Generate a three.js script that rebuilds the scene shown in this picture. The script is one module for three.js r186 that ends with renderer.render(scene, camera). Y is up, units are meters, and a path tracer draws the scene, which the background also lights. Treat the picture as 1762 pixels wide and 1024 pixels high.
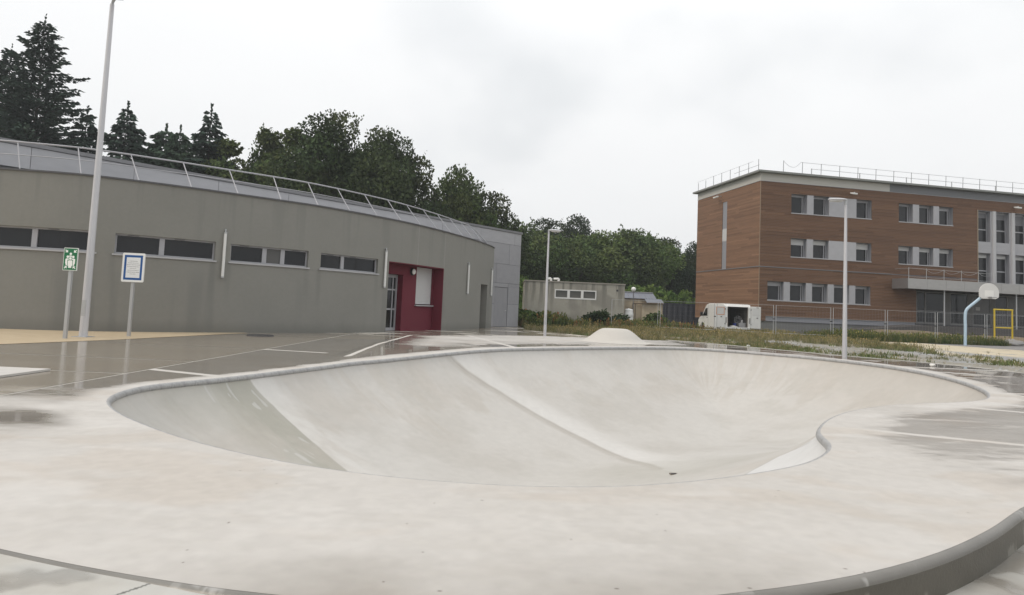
import * as THREE from 'three';
import { mergeGeometries, mergeVertices } from 'three/addons/utils/BufferGeometryUtils.js';
import { RoundedBoxGeometry } from 'three/addons/geometries/RoundedBoxGeometry.js';
import { TessellateModifier } from 'three/addons/modifiers/TessellateModifier.js';
import { Brush, Evaluator, SUBTRACTION } from 'three-bvh-csg';

// ---------------------------------------------------------------- camera, sky, sun, exposure
const scene = new THREE.Scene();
const camera = new THREE.PerspectiveCamera(2 * Math.atan(512 / 1120) * 180 / Math.PI, 1762 / 1024, 0.1, 1500);
camera.position.set(0, 1.4, 0);
camera.rotation.order = 'YXZ';
camera.rotation.set(Math.atan(76 / 1120), 0, Math.atan(0.0435));
camera.setViewOffset(1762, 1024, 0, 61, 1762, 1024);           // the lens is shifted: the picture is cropped from a taller frame
const renderer = new THREE.WebGLRenderer({ antialias: true });
renderer.toneMapping = THREE.LinearToneMapping;
renderer.toneMappingExposure = 1.0;
renderer.shadowMap.enabled = true;
renderer.shadowMap.type = THREE.PCFSoftShadowMap;

// noise
function hash2(x, y, s) { let h = Math.imul(x, 374761393) + Math.imul(y, 668265263) + Math.imul(s, 1442695041); h = Math.imul(h ^ (h >>> 13), 1274126177); return ((h ^ (h >>> 16)) >>> 0) / 4294967296; }
function noise(x, y, s = 0) {
  const xi = Math.floor(x), yi = Math.floor(y), fx = x - xi, fy = y - yi, u = fx * fx * (3 - 2 * fx), v = fy * fy * (3 - 2 * fy);
  const a = hash2(xi, yi, s), b = hash2(xi + 1, yi, s), c = hash2(xi, yi + 1, s), d = hash2(xi + 1, yi + 1, s);
  return a + (b - a) * u + (c - a) * v + (a - b - c + d) * u * v;
}
function fbm(x, y, o = 4, s = 0) { let a = 0, k = 0.5, n = 0; for (let i = 0; i < o; i++) { a += k * noise(x, y, s + i * 17); n += k; k *= 0.5; x *= 2.03; y *= 2.03; } return a / n; }
function rng(seed) { let a = seed >>> 0; return () => { a = (a + 0x6d2b79f5) | 0; let t = Math.imul(a ^ (a >>> 15), 1 | a); t = (t + Math.imul(t ^ (t >>> 7), 61 | t)) ^ t; return ((t ^ (t >>> 14)) >>> 0) / 4294967296; }; }
const ss = (a, b, t) => { t = Math.min(1, Math.max(0, (t - a) / (b - a))); return t * t * (3 - 2 * t); };
const lerp = (a, b, t) => a + (b - a) * t, clamp = (v, a = 0, b = 1) => Math.min(b, Math.max(a, v));
const mix3 = (a, b, t) => [lerp(a[0], b[0], t), lerp(a[1], b[1], t), lerp(a[2], b[2], t)];

{ // overcast sky: brighter towards the zenith, faint grey-blue cloud bellies everywhere
  const W = 1024, H = 512, data = new Float32Array(W * H * 4);
  for (let j = 0; j < H; j++) {
    const el = ((j + 0.5) / H - 0.5) * Math.PI, y = Math.sin(el), c = Math.cos(el);
    for (let i = 0; i < W; i++) {
      const az = ((i + 0.5) / W - 0.5) * 2 * Math.PI, x = c * Math.cos(az), z = c * Math.sin(az), k = (j * W + i) * 4;
      if (y < 0) { data[k] = 0.34; data[k + 1] = 0.33; data[k + 2] = 0.31; data[k + 3] = 1; continue; }
      const q = 2.2 / (y + 0.42), px = x * q, pz = z * q;
      let n = fbm(px * 1.1 + 7.3, pz * 1.1 + 2.1, 5, 5), m = fbm(px * 0.45 + 1.7, pz * 0.45 + 9.4, 3, 9);
      const belly = ss(0.40, 0.70, n * 0.6 + m * 0.4);
      let L = 0.9 * (1 + 0.2 * y + 0.55 * y * y) * (1 - 0.17 * belly) + 0.02 * (fbm(px * 3, pz * 3, 3, 21) - 0.5);
      L *= 1 - 0.05 * (1 - ss(0, 0.16, y));
      const b = 0.022 * belly + 0.012;
      data[k] = L * (1 - b); data[k + 1] = L * (1 - b * 0.15); data[k + 2] = L * (1 + b * 0.55); data[k + 3] = 1;
    }
  }
  const sky = new THREE.DataTexture(data, W, H, THREE.RGBAFormat, THREE.FloatType);
  sky.mapping = THREE.EquirectangularReflectionMapping; sky.magFilter = THREE.LinearFilter; sky.minFilter = THREE.LinearFilter; sky.wrapS = THREE.RepeatWrapping; sky.needsUpdate = true;
  scene.background = sky; scene.environment = sky;
}
const sun = new THREE.DirectionalLight(0xffefdc, 1.2);
sun.position.set(-92, 92, 10); sun.target.position.set(0, 0, -25); sun.castShadow = true; sun.shadow.radius = 40;
Object.assign(sun.shadow.camera, { left: -80, right: 80, top: 80, bottom: -80, near: 1, far: 320 }); sun.shadow.mapSize.set(4096, 4096);
scene.add(sun, sun.target);
scene.fog = new THREE.FogExp2(0xe4e8ec, 0.0006);

// ---------------------------------------------------------------- helpers
const names = new Map();
function numbered(name) { const n = names.get(name) ?? 0; names.set(name, n + 1); return n ? name + '_' + String(n).padStart(3, '0') : name; }
function shade(o) { o.traverse((m) => { if (m.isMesh) { m.castShadow = true; m.receiveShadow = true; } }); return o; }
function tag(o, label, category, group, kind) { if (label) o.userData.label = label; if (category) o.userData.category = category; if (group) o.userData.group = group; if (kind) o.userData.kind = kind; return o; }
function thing(name, label, category, pos = [0, 0, 0], turn = 0, group) { const o = new THREE.Group(); o.name = numbered(name); o.position.set(...pos); o.rotation.y = turn; scene.add(o); return tag(o, label, category, group); }
function one(name, geo, mat, label, category, group) { const m = shade(new THREE.Mesh(geo, mat)); m.name = numbered(name); scene.add(m); return tag(m, label, category, group); }
function struct(name, geo, mat, label) { const m = shade(new THREE.Mesh(geo, mat)); m.name = numbered(name); m.userData.kind = 'structure'; if (label) m.userData.label = label; scene.add(m); return m; }
function part(parent, name, geo, mat, label, kind) { const m = shade(new THREE.Mesh(geo, mat)); m.name = name; parent.add(m); if (label) m.userData.label = label; if (kind) m.userData.kind = kind; return m; }
const merged = (list) => { const g = list.map((q) => { const r = q.index ? q.toNonIndexed() : q; for (const k of Object.keys(r.attributes)) if (!['position', 'normal', 'uv'].includes(k)) r.deleteAttribute(k); return r; }); return g.length === 1 ? g[0] : mergeGeometries(g); };
const V = (x, y, z) => new THREE.Vector3(x, y, z);
function bx(w, h, d, x = 0, y = 0, z = 0, ry = 0, rz = 0, rx = 0) { const g = new THREE.BoxGeometry(w, h, d); if (rx) g.rotateX(rx); if (rz) g.rotateZ(rz); if (ry) g.rotateY(ry); return g.translate(x, y, z); }
function rbx(w, h, d, r, x = 0, y = 0, z = 0) { return new RoundedBoxGeometry(w, h, d, 2, r).translate(x, y, z); }
const span = (x0, x1, y0, y1, z0, z1) => bx(x1 - x0, y1 - y0, z1 - z0, (x0 + x1) / 2, (y0 + y1) / 2, (z0 + z1) / 2);
function rod(a, b, r0, r1 = r0, seg = 8) {
  const d = new THREE.Vector3().subVectors(b, a), L = d.length(), g = new THREE.CylinderGeometry(r1, r0, L, seg);
  g.applyQuaternion(new THREE.Quaternion().setFromUnitVectors(V(0, 1, 0), d.normalize()));
  return g.translate((a.x + b.x) / 2, (a.y + b.y) / 2, (a.z + b.z) / 2);
}
function tube(points, r, seg = 40, closed = false, rad = 8, type = 'centripetal') { return new THREE.TubeGeometry(new THREE.CatmullRomCurve3(points, closed, type), seg, r, rad, closed); }
const enc = (v) => { v = clamp(v); return Math.round(255 * (v <= 0.0031308 ? v * 12.92 : 1.055 * Math.pow(v, 1 / 2.4) - 0.055)); };
function texture(w, h, fn, srgb = true, wrap = false) {
  const a = new Uint8Array(w * h * 4);
  for (let j = 0; j < h; j++) for (let i = 0; i < w; i++) { const c = fn((i + 0.5) / w, (j + 0.5) / h, i, j), k = (j * w + i) * 4; for (let q = 0; q < 3; q++) a[k + q] = srgb ? enc(c[q]) : Math.round(255 * clamp(c[q])); a[k + 3] = 255; }
  const t = new THREE.DataTexture(a, w, h); t.magFilter = THREE.LinearFilter; t.minFilter = THREE.LinearMipmapLinearFilter; t.generateMipmaps = true; if (srgb) t.colorSpace = THREE.SRGBColorSpace;
  if (wrap) t.wrapS = t.wrapT = THREE.RepeatWrapping; t.needsUpdate = true; return t;
}
const lin = (r, g, b) => new THREE.Color().setRGB(r, g, b);
const mat = (c, rough = 0.7, metal = 0, extra = {}) => new THREE.MeshStandardMaterial({ color: Array.isArray(c) ? lin(...c) : c, roughness: rough, metalness: metal, ...extra });
// a gentle mottling used on plain painted or metal surfaces
const mottle = texture(256, 256, (u, v) => { const n = (x, y, s) => { // periodic
  const f = (a, b) => fbm(a, b, 4, s); const p = 6; const X = x * p, Y = y * p; const wx = ss(0.75, 1, x), wy = ss(0.75, 1, y);
  return lerp(lerp(f(X, Y), f(X - p, Y), wx), lerp(f(X, Y - p), f(X - p, Y - p), wx), wy); };
  const k = 0.95 + 0.13 * (n(u, v, 3) - 0.5) ; return [k, k, k]; }, true, true);
const mottled = (c, rough, metal = 0, extra = {}) => mat(c, rough, metal, { map: mottle, ...extra });
const bumpy = texture(256, 256, (u, v) => { const k = 0.5 + 0.5 * (hash2(Math.floor(u * 256), Math.floor(v * 256), 4) - 0.5) * 0.8 + 0.3 * (noise(u * 64, v * 64, 2) - 0.5); return [k, k, k]; }, false, true);
const M = {
  steel: mat([0.5, 0.5, 0.51], 0.42, 0.7), galv: mottled([0.48, 0.49, 0.5], 0.5, 0.55), railSteel: mottled([0.40, 0.40, 0.42], 0.5, 0.3), paleSteel: mottled([0.56, 0.56, 0.58], 0.5, 0.25),
  frame: mat([0.36, 0.36, 0.38], 0.45, 0.1), frameDark: mat([0.16, 0.16, 0.17], 0.5), glass: new THREE.MeshPhysicalMaterial({ color: lin(0.018, 0.019, 0.021), roughness: 0.05, specularIntensity: 0.75 }),
  glassCurtain: mat([0.09, 0.088, 0.085], 0.25), white: mat([0.72, 0.72, 0.7], 0.45), black: mat([0.02, 0.02, 0.02], 0.6), dark: mat([0.05, 0.05, 0.055], 0.7),
  sill: mat([0.42, 0.42, 0.43], 0.5, 0.2), red: mottled([0.135, 0.012, 0.026], 0.75), shutter: mat([0.52, 0.52, 0.52], 0.5), lampGlass: mat([0.68, 0.68, 0.66], 0.3),
  greyPanel: mottled([0.40, 0.40, 0.42], 0.5, 0.1), soffit: mat([0.10, 0.09, 0.085], 0.8), yellow: mat([0.55, 0.40, 0.02], 0.5), paleBlue: mat([0.42, 0.55, 0.66], 0.4),
  rubber: mat([0.02, 0.02, 0.021], 0.85), chrome: mat([0.55, 0.55, 0.56], 0.3, 0.8),
};

// ---------------------------------------------------------------- plan of the place (x to the right, d away from the camera, z = -d)
const rimPlan = [[-4.71, 7.86], [-5.02, 8.3], [-5.27, 8.94], [-5.33, 9.66], [-5.14, 10.25], [-4.82, 10.88], [-4.44, 11.89], [-4.04, 13.06], [-3.46, 14.3], [-2.84, 15.03], [-2.16, 15.86], [-1.53, 16.61], [-0.84, 17.45], [0.12, 18.5], [1.6, 19.85], [3.53, 21.45], [4.9, 22.4], [5.9, 22.85], [7.02, 22.75], [8.3, 21.97], [9.5, 20.73], [10.18, 19.25], [10.55, 17.8], [10.8, 16.6], [10.77, 15.45], [10.41, 14.3], [9.87, 13.41], [9.2, 12.66], [8.5, 12.17], [7.6, 11.74], [6.7, 11.3], [5.9, 10.72], [5.12, 9.98], [4.49, 9.19], [4.08, 8.53], [3.9, 8.18], [3.81, 7.88], [3.72, 7.53], [3.56, 7.2], [3.33, 6.87], [2.99, 6.48], [2.63, 6.19], [2.24, 5.93], [1.81, 5.68], [1.35, 5.46], [1.0, 5.33], [0.62, 5.25], [0.16, 5.2], [-0.3, 5.22], [-0.76, 5.28], [-1.25, 5.4], [-1.79, 5.6], [-2.45, 5.94], [-3.21, 6.45], [-3.86, 6.99], [-4.35, 7.45]];
const rimCurve = new THREE.CatmullRomCurve3(rimPlan.map(([x, d]) => V(x, 0, d)), true, 'centripetal');
const NR = 520;
let rim = rimCurve.getSpacedPoints(NR).slice(0, NR).map((p) => [p.x, p.z]);
for (let k = 0; k < 6; k++) rim = rim.map((p, i) => { const a = rim[(i + NR - 1) % NR], b = rim[(i + 1) % NR]; return [(a[0] + 2 * p[0] + b[0]) / 4, (a[1] + 2 * p[1] + b[1]) / 4]; });
function inPoly(P, x, d) { let c = false; for (let i = 0, j = P.length - 1; i < P.length; j = i++) if ((P[i][1] > d) !== (P[j][1] > d) && x < (P[j][0] - P[i][0]) * (d - P[i][1]) / (P[j][1] - P[i][1]) + P[i][0]) c = !c; return c; }
function distTo(P, x, d, closed = true) { let m = 1e9; for (let i = closed ? 0 : 1, j = closed ? P.length - 1 : 0; i < P.length; j = i++) { const ax = P[j][0], ay = P[j][1], bx_ = P[i][0] - ax, by = P[i][1] - ay, t = clamp(((x - ax) * bx_ + (d - ay) * by) / (bx_ * bx_ + by * by || 1)), ex = x - ax - bx_ * t, ey = d - ay - by * t; m = Math.min(m, ex * ex + ey * ey); } return Math.sqrt(m); }
// signed distance to the rim (positive inside the bowl), kept on a grid
const SD = { x0: -8, d0: 2, w: 25, h: 30, n: 300, m: 360 };
const rimLow = rim.filter((_, i) => i % 4 === 0);
SD.a = new Float32Array(SD.n * SD.m);
for (let j = 0; j < SD.m; j++) for (let i = 0; i < SD.n; i++) { const x = SD.x0 + SD.w * i / (SD.n - 1), d = SD.d0 + SD.h * j / (SD.m - 1), v = distTo(rimLow, x, d); SD.a[j * SD.n + i] = inPoly(rimLow, x, d) ? v : -v; }
function rimSD(x, d) { const fx = clamp((x - SD.x0) / SD.w, 0, 0.9999) * (SD.n - 1), fy = clamp((d - SD.d0) / SD.h, 0, 0.9999) * (SD.m - 1), i = Math.floor(fx), j = Math.floor(fy), u = fx - i, v = fy - j, a = SD.a, k = j * SD.n + i; return lerp(lerp(a[k], a[k + 1], u), lerp(a[k + SD.n], a[k + SD.n + 1], u), v); }
const kerbPlan = [[-6.35, 5.3], [-5.2, 4.62], [-3.9, 4.02], [-2.63, 3.55], [-1.89, 3.33], [-1.17, 3.18], [-0.4, 3.12], [0.3, 3.17], [1.0, 3.34], [1.69, 3.58], [2.2, 3.82], [2.75, 4.15], [3.36, 4.6], [4.17, 5.28], [5.2, 5.98], [6.6, 6.7], [8.4, 7.6], [10.8, 9.0], [12.8, 11.2], [13.9, 14], [14.0, 16.5]];
const kerbLine = new THREE.CatmullRomCurve3(kerbPlan.map(([x, d]) => V(x, 0, d)), false, 'centripetal').getSpacedPoints(160).map((p) => [p.x, p.z]);
const farPlan = [[13.75, 18.2], [13.2, 19.6], [12.4, 20.8], [11.5, 21.9], [10.6, 23.1], [9.6, 25], [8.4, 27], [7, 28.6], [5, 28.8], [2, 28.2], [0, 27.4], [-2.4, 25.3], [-3.6, 24.3], [-5, 23.5], [-6.35, 23]];
const deckPlan = [...kerbLine, ...farPlan];
const farEdge = (x) => { const P = [[-6.5, 23], [-5, 23.5], [-3.6, 24.3], [-2.4, 25.3], [0, 27.4], [2, 28.2], [5, 28.8], [7, 28.6], [30, 60]]; for (let i = 1; i < P.length; i++) if (x <= P[i][0]) return lerp(P[i - 1][1], P[i][1], (x - P[i - 1][0]) / (P[i][0] - P[i - 1][0])); return 60; };
const deckH = (x, d) => 0.22 * ss(13, 18.5, d) * ss(-4.45, -3.45, x) * (x < 7 ? 1 - ss(farEdge(x) - 0.9, farEdge(x), d) * (1 - ss(5, 7, x)) : 1);
const groundH = (x, d) => { const r = Math.max(0.2 * ss(33, 43, d), 0.17 * ss(8, 11, x) * ss(15, 19, d)) * ss(3, 8, x); return r + 0.05 * (fbm(x * 0.35, d * 0.35, 3, 8) - 0.5) * ss(1, 4, x) * ss(16, 24, d); };

// ---------------------------------------------------------------- ground
const courtPlan = [[-40, -8], [-6.35, -8], [-6.35, 23], [-5, 23.5], [-3.6, 24.3], [-2.4, 25.3], [0, 27.4], [2, 28.2], [5, 28.8], [7, 28.6], [6.9, 30], [5.6, 32.4], [4.4, 34.6], [2.6, 37], [1.0, 39.2], [0.9, 47], [-26, 47], [-40, 30]];
const lowerTop = (x) => -0.010 - 0.22 * ss(-1.9, 2.2, x);
const sandBand = (x, d) => { const w = 1.2 * (fbm(x * 0.3, d * 0.22, 3, 31) - 0.5); const a = 21.4 + 0.04 * (d - 36) + w * 1.6, b = lerp(28.6, 24, ss(36, 46, d)) + w; return Math.min(ss(a - 0.5, a + 0.4, x), 1 - ss(b - 0.5, b + 0.6, x)) * ss(26, 29, d) * (1 - ss(44, 46, d)); };
const sandBand2 = (x, d) => { const w = 1.6 * (fbm(x * 0.4, d * 0.3, 3, 37) - 0.5), c = 17.6 + 0.22 * (d - 23) + w; return (1 - ss(0.5, 1.3, Math.abs(x - c))) * ss(19, 22, d) * (1 - ss(33, 37, d)) * 0.8; };
const weedy = (x, d) => { // how thickly dry weeds grow
  if (d < 20 || d > 52 || x < 0.7) return 0;
  let k = ss(0.40, 0.64, fbm(x * 0.5 + 3, d * 0.33, 4, 41) + 0.11 + 0.14 * ss(30, 40, d) - 0.16 * ss(9.5, 14, x) * (1 - ss(28, 36, d)));
  k *= 1 - ss(19.2, 21.4, x + 0.5 * (noise(x, d * 0.5, 5) - 0.5) * 4);
  k *= 1 - 0.55 * ss(46, 52, d);
  return k;
};
{
  const xs = [], ds = [];
  for (let x = -400; x < -46; x += 25) xs.push(x); for (let x = -46; x <= 52; x += 0.7) xs.push(x); for (let x = 56; x <= 420; x += 26) xs.push(x);
  for (let d = -300; d < -12; d += 24) ds.push(d); for (let d = -12; d <= 74; d += 0.7) ds.push(d); for (let d = 80; d <= 700; d += 31) ds.push(d);
  const inSlab = (x, d) => inPoly(deckPlan, x, d) ? 2 : inPoly(courtPlan, x, d) ? 1 : (x > -6.35 && x < 15 && d > -9 && d < 17 && !inPoly(deckPlan, x, d)) ? 3 : 0;
  const pos = [], uv = [], idx = [], flag = [];
  for (const d of ds) for (const x of xs) {
    const f = inSlab(x, d), g = groundH(x, d), y = f === 2 ? Math.min(g, deckH(x, d)) - 0.05 : f === 1 ? Math.min(g, 0) - 0.06 : f === 3 ? lowerTop(x) - 0.05 : g;
    pos.push(x, y, -d); uv.push((x + 20) / 80, (d - 10) / 80); flag.push(f);
  }
  const n = xs.length;
  for (let j = 0; j + 1 < ds.length; j++) for (let i = 0; i + 1 < n; i++) { const a = j * n + i; if (flag[a] && flag[a + 1] && flag[a + n] && flag[a + n + 1]) continue; idx.push(a, a + 1, a + n + 1, a, a + n + 1, a + n); }
  const g = new THREE.BufferGeometry(); g.setAttribute('position', new THREE.Float32BufferAttribute(pos, 3)); g.setAttribute('uv', new THREE.Float32BufferAttribute(uv, 2)); g.setIndex(idx); g.computeVertexNormals();
  const map = texture(1400, 1400, (u, v) => {
    const x = u * 80 - 20, d = v * 80 + 10, f = fbm(x * 1.6, d * 1.6, 5, 51), c = fbm(x * 0.22, d * 0.22, 4, 53), s = hash2(Math.floor(u * 1400), Math.floor(v * 1400), 7);
    let k = mix3([0.17, 0.145, 0.10], [0.30, 0.265, 0.19], f);
    k = mix3(k, mix3([0.24, 0.245, 0.245], [0.36, 0.36, 0.355], s * 0.6 + f * 0.4), ss(10.6, 13, x) * (1 - ss(0.42, 0.62, c) * 0.7) * (1 - ss(33, 38, d)));     // bluish gravel beside the slab
    k = mix3(k, mix3([0.19, 0.18, 0.175], [0.26, 0.25, 0.24], f), ss(24, 27, x));                                                             // worn tarmac
    k = mix3(k, mix3([0.47, 0.395, 0.27], [0.60, 0.53, 0.40], f * 0.7 + s * 0.3), Math.max(sandBand(x, d), sandBand2(x, d)) * ss(0.18, 0.4, f));
    k = mix3(k, mix3([0.10, 0.11, 0.05], [0.17, 0.16, 0.085], f), ss(44, 47, d) * (1 - ss(60, 66, x)) * 0.8);
    const m = 0.82 + 0.36 * s * f; return [k[0] * m, k[1] * m, k[2] * m];
  });
  map.wrapS = map.wrapT = THREE.MirroredRepeatWrapping;
  struct('ground', g, new THREE.MeshStandardMaterial({ map, roughness: 0.95, bumpMap: bumpy, bumpScale: 0.01 }), 'bare gravel, sand and dirt ground around the skate slab');
}

// ---------------------------------------------------------------- wet and dry cast concrete
const jointsAndEdges = [[[-6.35, 11.75], [-4.7, 11.1]], [[3.95, 8.75], [4.6, 8.62], [5.33, 8.3], [6.26, 7.95], [8, 7.5]], [[8.0, 11.35], [8.7, 10.98], [12, 9.6]], [[10.3, 14.2], [10.9, 13.0], [13.5, 12.0]], [[-6.35, 17.1], [-4.7, 16.85]], [[10.5, 18.0], [13.9, 18.0]], [[0.2, 18.9], [-1.8, 25.8]], [[-3.75, 15.4], [-3.6, 17.6], [-3.5, 24.2]], [[-3.5, 24.1], [-2.4, 25.0], [-0.6, 26.6]]];  // last two are no joints: lit ridge and crest of the bank, painted pale
function wetness(x, d) { // 0 dry .. 0.5 damp .. 1 standing film of water, on the deck
  const s = -rimSD(x, d);
  const n = fbm(x * 0.4 + 4, d * 1.3, 5, 61), n2 = fbm(x * 1.1, d * 3.6, 4, 63), n3 = fbm(x * 4, d * 9, 3, 65), nn = n * 0.5 + n2 * 0.33 + n3 * 0.17;
  let w;
  if (x < -3.2 && d < 14.6) w = Math.max(0.98 * ss(6.2, 10.2, d - 0.15 * (x + 6)) * ss(0.05, 0.55, s), 0.62 * ss(-3.5, -5.3, x) * ss(0.15, 0.8, s) * ss(4.2, 6.8, d) * (0.6 + 1.6 * (n - 0.42)));
  else if (d > 14) w = 0.86 * ss(0.15, 0.6, s) + 0.3 * ss(-2, -5, x) + 0.12 * ss(6, 9, x) - 0.5 * ss(-3.6, -2.2, x) * (1 - ss(5, 8.5, x)) * ss(0.5, 2.4, s);
  else if (x > 2) w = 0.95 * ss(0.25, 1.05, s) * ss(5.4, 8.4, d - 0.1 * (x - 5) + 1.2 * (n - 0.5)) * ss(3.6, 5.0, x);
  else w = 0;
  w = w + (nn - 0.5) * 1.25 * ss(0.02, 0.4, w);
  if (x > -2.5) w *= 1 - 0.6 * ss(0.62, 0.74, n2) * ss(0.1, 0.5, w); if (x > 2 && d < 14) w += (n2 * 0.6 + n3 * 0.4 - 0.5) * 1.1 * ss(0.02, 0.4, w);
  for (const J of jointsAndEdges) { const q = distTo(J, x, d, false); if (q < 0.2) w *= ss(0.02, 0.10 + 0.09 * n2, q); }
  return clamp(w, 0, x > 2 && d < 14 ? 0.5 + 0.3 * n : 1);
}
function concrete(x, d, s) { // dry colour: trowel sweeps, warm stains, paler scuffs
  const wx = x + 0.5 * (fbm(x * 0.6, d * 0.6, 3, s + 31) - 0.5), wd = d + 0.5 * (fbm(x * 0.6 + 5, d * 0.6, 3, s + 33) - 0.5);
  const f = fbm(wx * 0.45, wd * 0.8, 4, s), g = fbm(wx * 1.5, wd * 4.6, 4, s + 5), h = fbm(x * 13, d * 13, 3, s + 9), b = fbm(wx * 0.9, wd * 2.0, 4, s + 13), sw = fbm((x + 0.4 * d) * 2.2, (d - 0.25 * x) * 11, 3, s + 17);
  let k = mix3([0.425, 0.402, 0.362], [0.505, 0.486, 0.45], f * 0.72 + sw * 0.28);
  k = mix3(k, [0.415, 0.36, 0.295], 0.34 * ss(0.50, 0.70, b));
  k = mix3(k, [0.405, 0.38, 0.337], 0.22 * ss(0.52, 0.70, g));
  k = mix3(k, [0.52, 0.50, 0.462], 0.5 * ss(0.56, 0.72, fbm(wx * 0.8 + 9, wd * 1.6 + 3, 4, s + 21)));
  const m = 0.965 + 0.14 * h; return [k[0] * m, k[1] * m, k[2] * m * 1.025];
}
const wetLook = (k, w) => { const dark = [k[0] * 0.50, k[1] * 0.475, k[2] * 0.44]; return mix3(k, dark, ss(0, 0.85, w)); };
const pits = (() => { const r = rng(5), a = []; for (let i = 0; i < 240; i++) a.push([-6 + 16 * r(), 3.2 + Math.pow(r(), 1.7) * 10, 0.004 + 0.008 * r() * r()]); return a; })();
const pitGrid = new Map(); for (const p of pits) { const k = Math.floor(p[0] * 2) + ',' + Math.floor(p[1] * 2); pitGrid.set(k, [...(pitGrid.get(k) ?? []), p]); }
const DT = { x0: -6.6, w: 20.8, d0: 2.9, h: 26.2 };
{ // deck
  const wet = new Float32Array(2048 * 2048);
  const map = texture(2048, 2048, (u, v, i, j) => {
    const x = DT.x0 + DT.w * u, d = DT.d0 + DT.h * v, w = wet[j * 2048 + i] = wetness(x, d);
    let k = concrete(x, d, 71);
    const damp_dark = 0.55 * ss(0.36, 0.66, fbm(x * 0.4 + 9, d * 0.6, 4, 77)) * ss(4.7, 3.2, d - 0.12 * x) * ss(-2.6, -0.6, x) + 0.20 * ss(0.48, 0.66, fbm(x * 0.4 + 2, d * 1.1, 4, 79)) * ss(-3.2, -5.2, x) + 0.25 * ss(0.45, 0.65, fbm(x * 0.5, d * 1.4, 4, 83)) * ss(2.6, 4.6, x) * ss(5.2, 6.6, d);  // front term paints lens falloff into the colour; the side terms are damp
    k = wetLook(k, Math.max(w, clamp(damp_dark) * 0.85));
    for (const p of pitGrid.get(Math.floor(x * 2) + ',' + Math.floor(d * 2)) ?? []) { const q = Math.hypot((x - p[0]), (d - p[1])); if (q < p[2]) k = [k[0] * 0.45, k[1] * 0.42, k[2] * 0.4]; }
    for (const J of jointsAndEdges) { const q = distTo(J, x, d, false); if (q < 0.02) k = mix3(k, [0.52, 0.5, 0.46], 0.75); }
    return k;
  });
  const rough = texture(2048, 2048, (u, v, i, j) => { const w = wet[j * 2048 + i], r = lerp(lerp(0.8, 0.5, ss(0.05, 0.5, w)), 0.07, ss(0.45, 0.85, w)); return [0, r, 0]; }, false);
  const shape = new THREE.Shape(deckPlan.map(([x, d]) => new THREE.Vector2(x, d))); shape.holes.push(new THREE.Path(rim.map(([x, d]) => new THREE.Vector2(x, d))));
  let g = new THREE.ShapeGeometry(shape).toNonIndexed(); g.deleteAttribute('uv'); g.deleteAttribute('normal');
  g = new TessellateModifier(0.5, 16).modify(g);
  const p = g.attributes.position, uv = [], nor = [];
  for (let i = 0; i < p.count; i++) {
    const x = p.getX(i), d = p.getY(i), e = 0.05, y = deckH(x, d), n = V(-(deckH(x + e, d) - deckH(x - e, d)) / (2 * e), 1, (deckH(x, d + e) - deckH(x, d - e)) / (2 * e)).normalize();
    p.setXYZ(i, x, y, -d); uv.push((x - DT.x0) / DT.w, (d - DT.d0) / DT.h); nor.push(n.x, n.y, n.z);
  }
  g.setAttribute('uv', new THREE.Float32BufferAttribute(uv, 2)); g.setAttribute('normal', new THREE.Float32BufferAttribute(nor, 3));
  const m = new THREE.MeshPhysicalMaterial({ map, roughness: 1, roughnessMap: rough, bumpMap: bumpy, bumpScale: 0.0004 });
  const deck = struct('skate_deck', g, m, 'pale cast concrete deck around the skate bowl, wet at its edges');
  // kerb: rounded nose and face down to the lower slab
  const strip = (line, prof, closed = false) => { // prof(x, d, k) -> [out, y] for k-th profile point
    const pos = [], uvs = [], idx = [], n = line.length; let K = 0, s = 0;
    for (let i = 0; i < n; i++) {
      const a = line[closed ? (i + n - 1) % n : Math.max(0, i - 1)], b = line[closed ? (i + 1) % n : Math.min(n - 1, i + 1)], tx = b[0] - a[0], td = b[1] - a[1], l = Math.hypot(tx, td);
      const nx = td / l, nd = -tx / l, P = prof(line[i][0], line[i][1]); K = P.length;
      if (i) s += Math.hypot(line[i][0] - line[i - 1][0], line[i][1] - line[i - 1][1]);
      let t = 0; P.forEach(([o, y], k) => { if (k) t += Math.hypot(o - P[k - 1][0], y - P[k - 1][1]); pos.push(line[i][0] + nx * o, y, -(line[i][1] + nd * o)); uvs.push(s, t); });
    }
    for (let i = 0; i < (closed ? n : n - 1); i++) for (let k = 0; k + 1 < K; k++) { const a = i * K + k, b = ((i + 1) % n) * K + k; idx.push(a, a + 1, b + 1, a, b + 1, b); }
    const q = new THREE.BufferGeometry(); q.setAttribute('position', new THREE.Float32BufferAttribute(pos, 3)); q.setAttribute('uv', new THREE.Float32BufferAttribute(uvs, 2)); q.setIndex(idx); q.computeVertexNormals(); return q;
  };
  const faceMap = texture(1024, 64, (u, v) => { const n = fbm(u * 60, v * 3, 4, 91), m_ = fbm(u * 14, v * 1.5, 4, 93), st = ss(0.62, 0.75, fbm(u * 160, v * 2, 3, 95)); let k = mix3([0.115, 0.108, 0.095], [0.20, 0.19, 0.17], n * 0.5 + m_ * 0.5); k = mix3(k, [0.42, 0.41, 0.39], 0.6 * st * ss(0.5, 0.66, m_)); return k; }, true, true);
  faceMap.repeat.set(1 / 12, 1 / 0.3);
  const nose = (x, d) => { const r = 0.048, y = deckH(x, d), a = [[-0.006, y - 0.001]]; for (let i = 0; i <= 6; i++) { const t = i / 6 * Math.PI / 2; a.push([r * Math.sin(t), y - 0.001 - r * (1 - Math.cos(t))]); } return a; };
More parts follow.
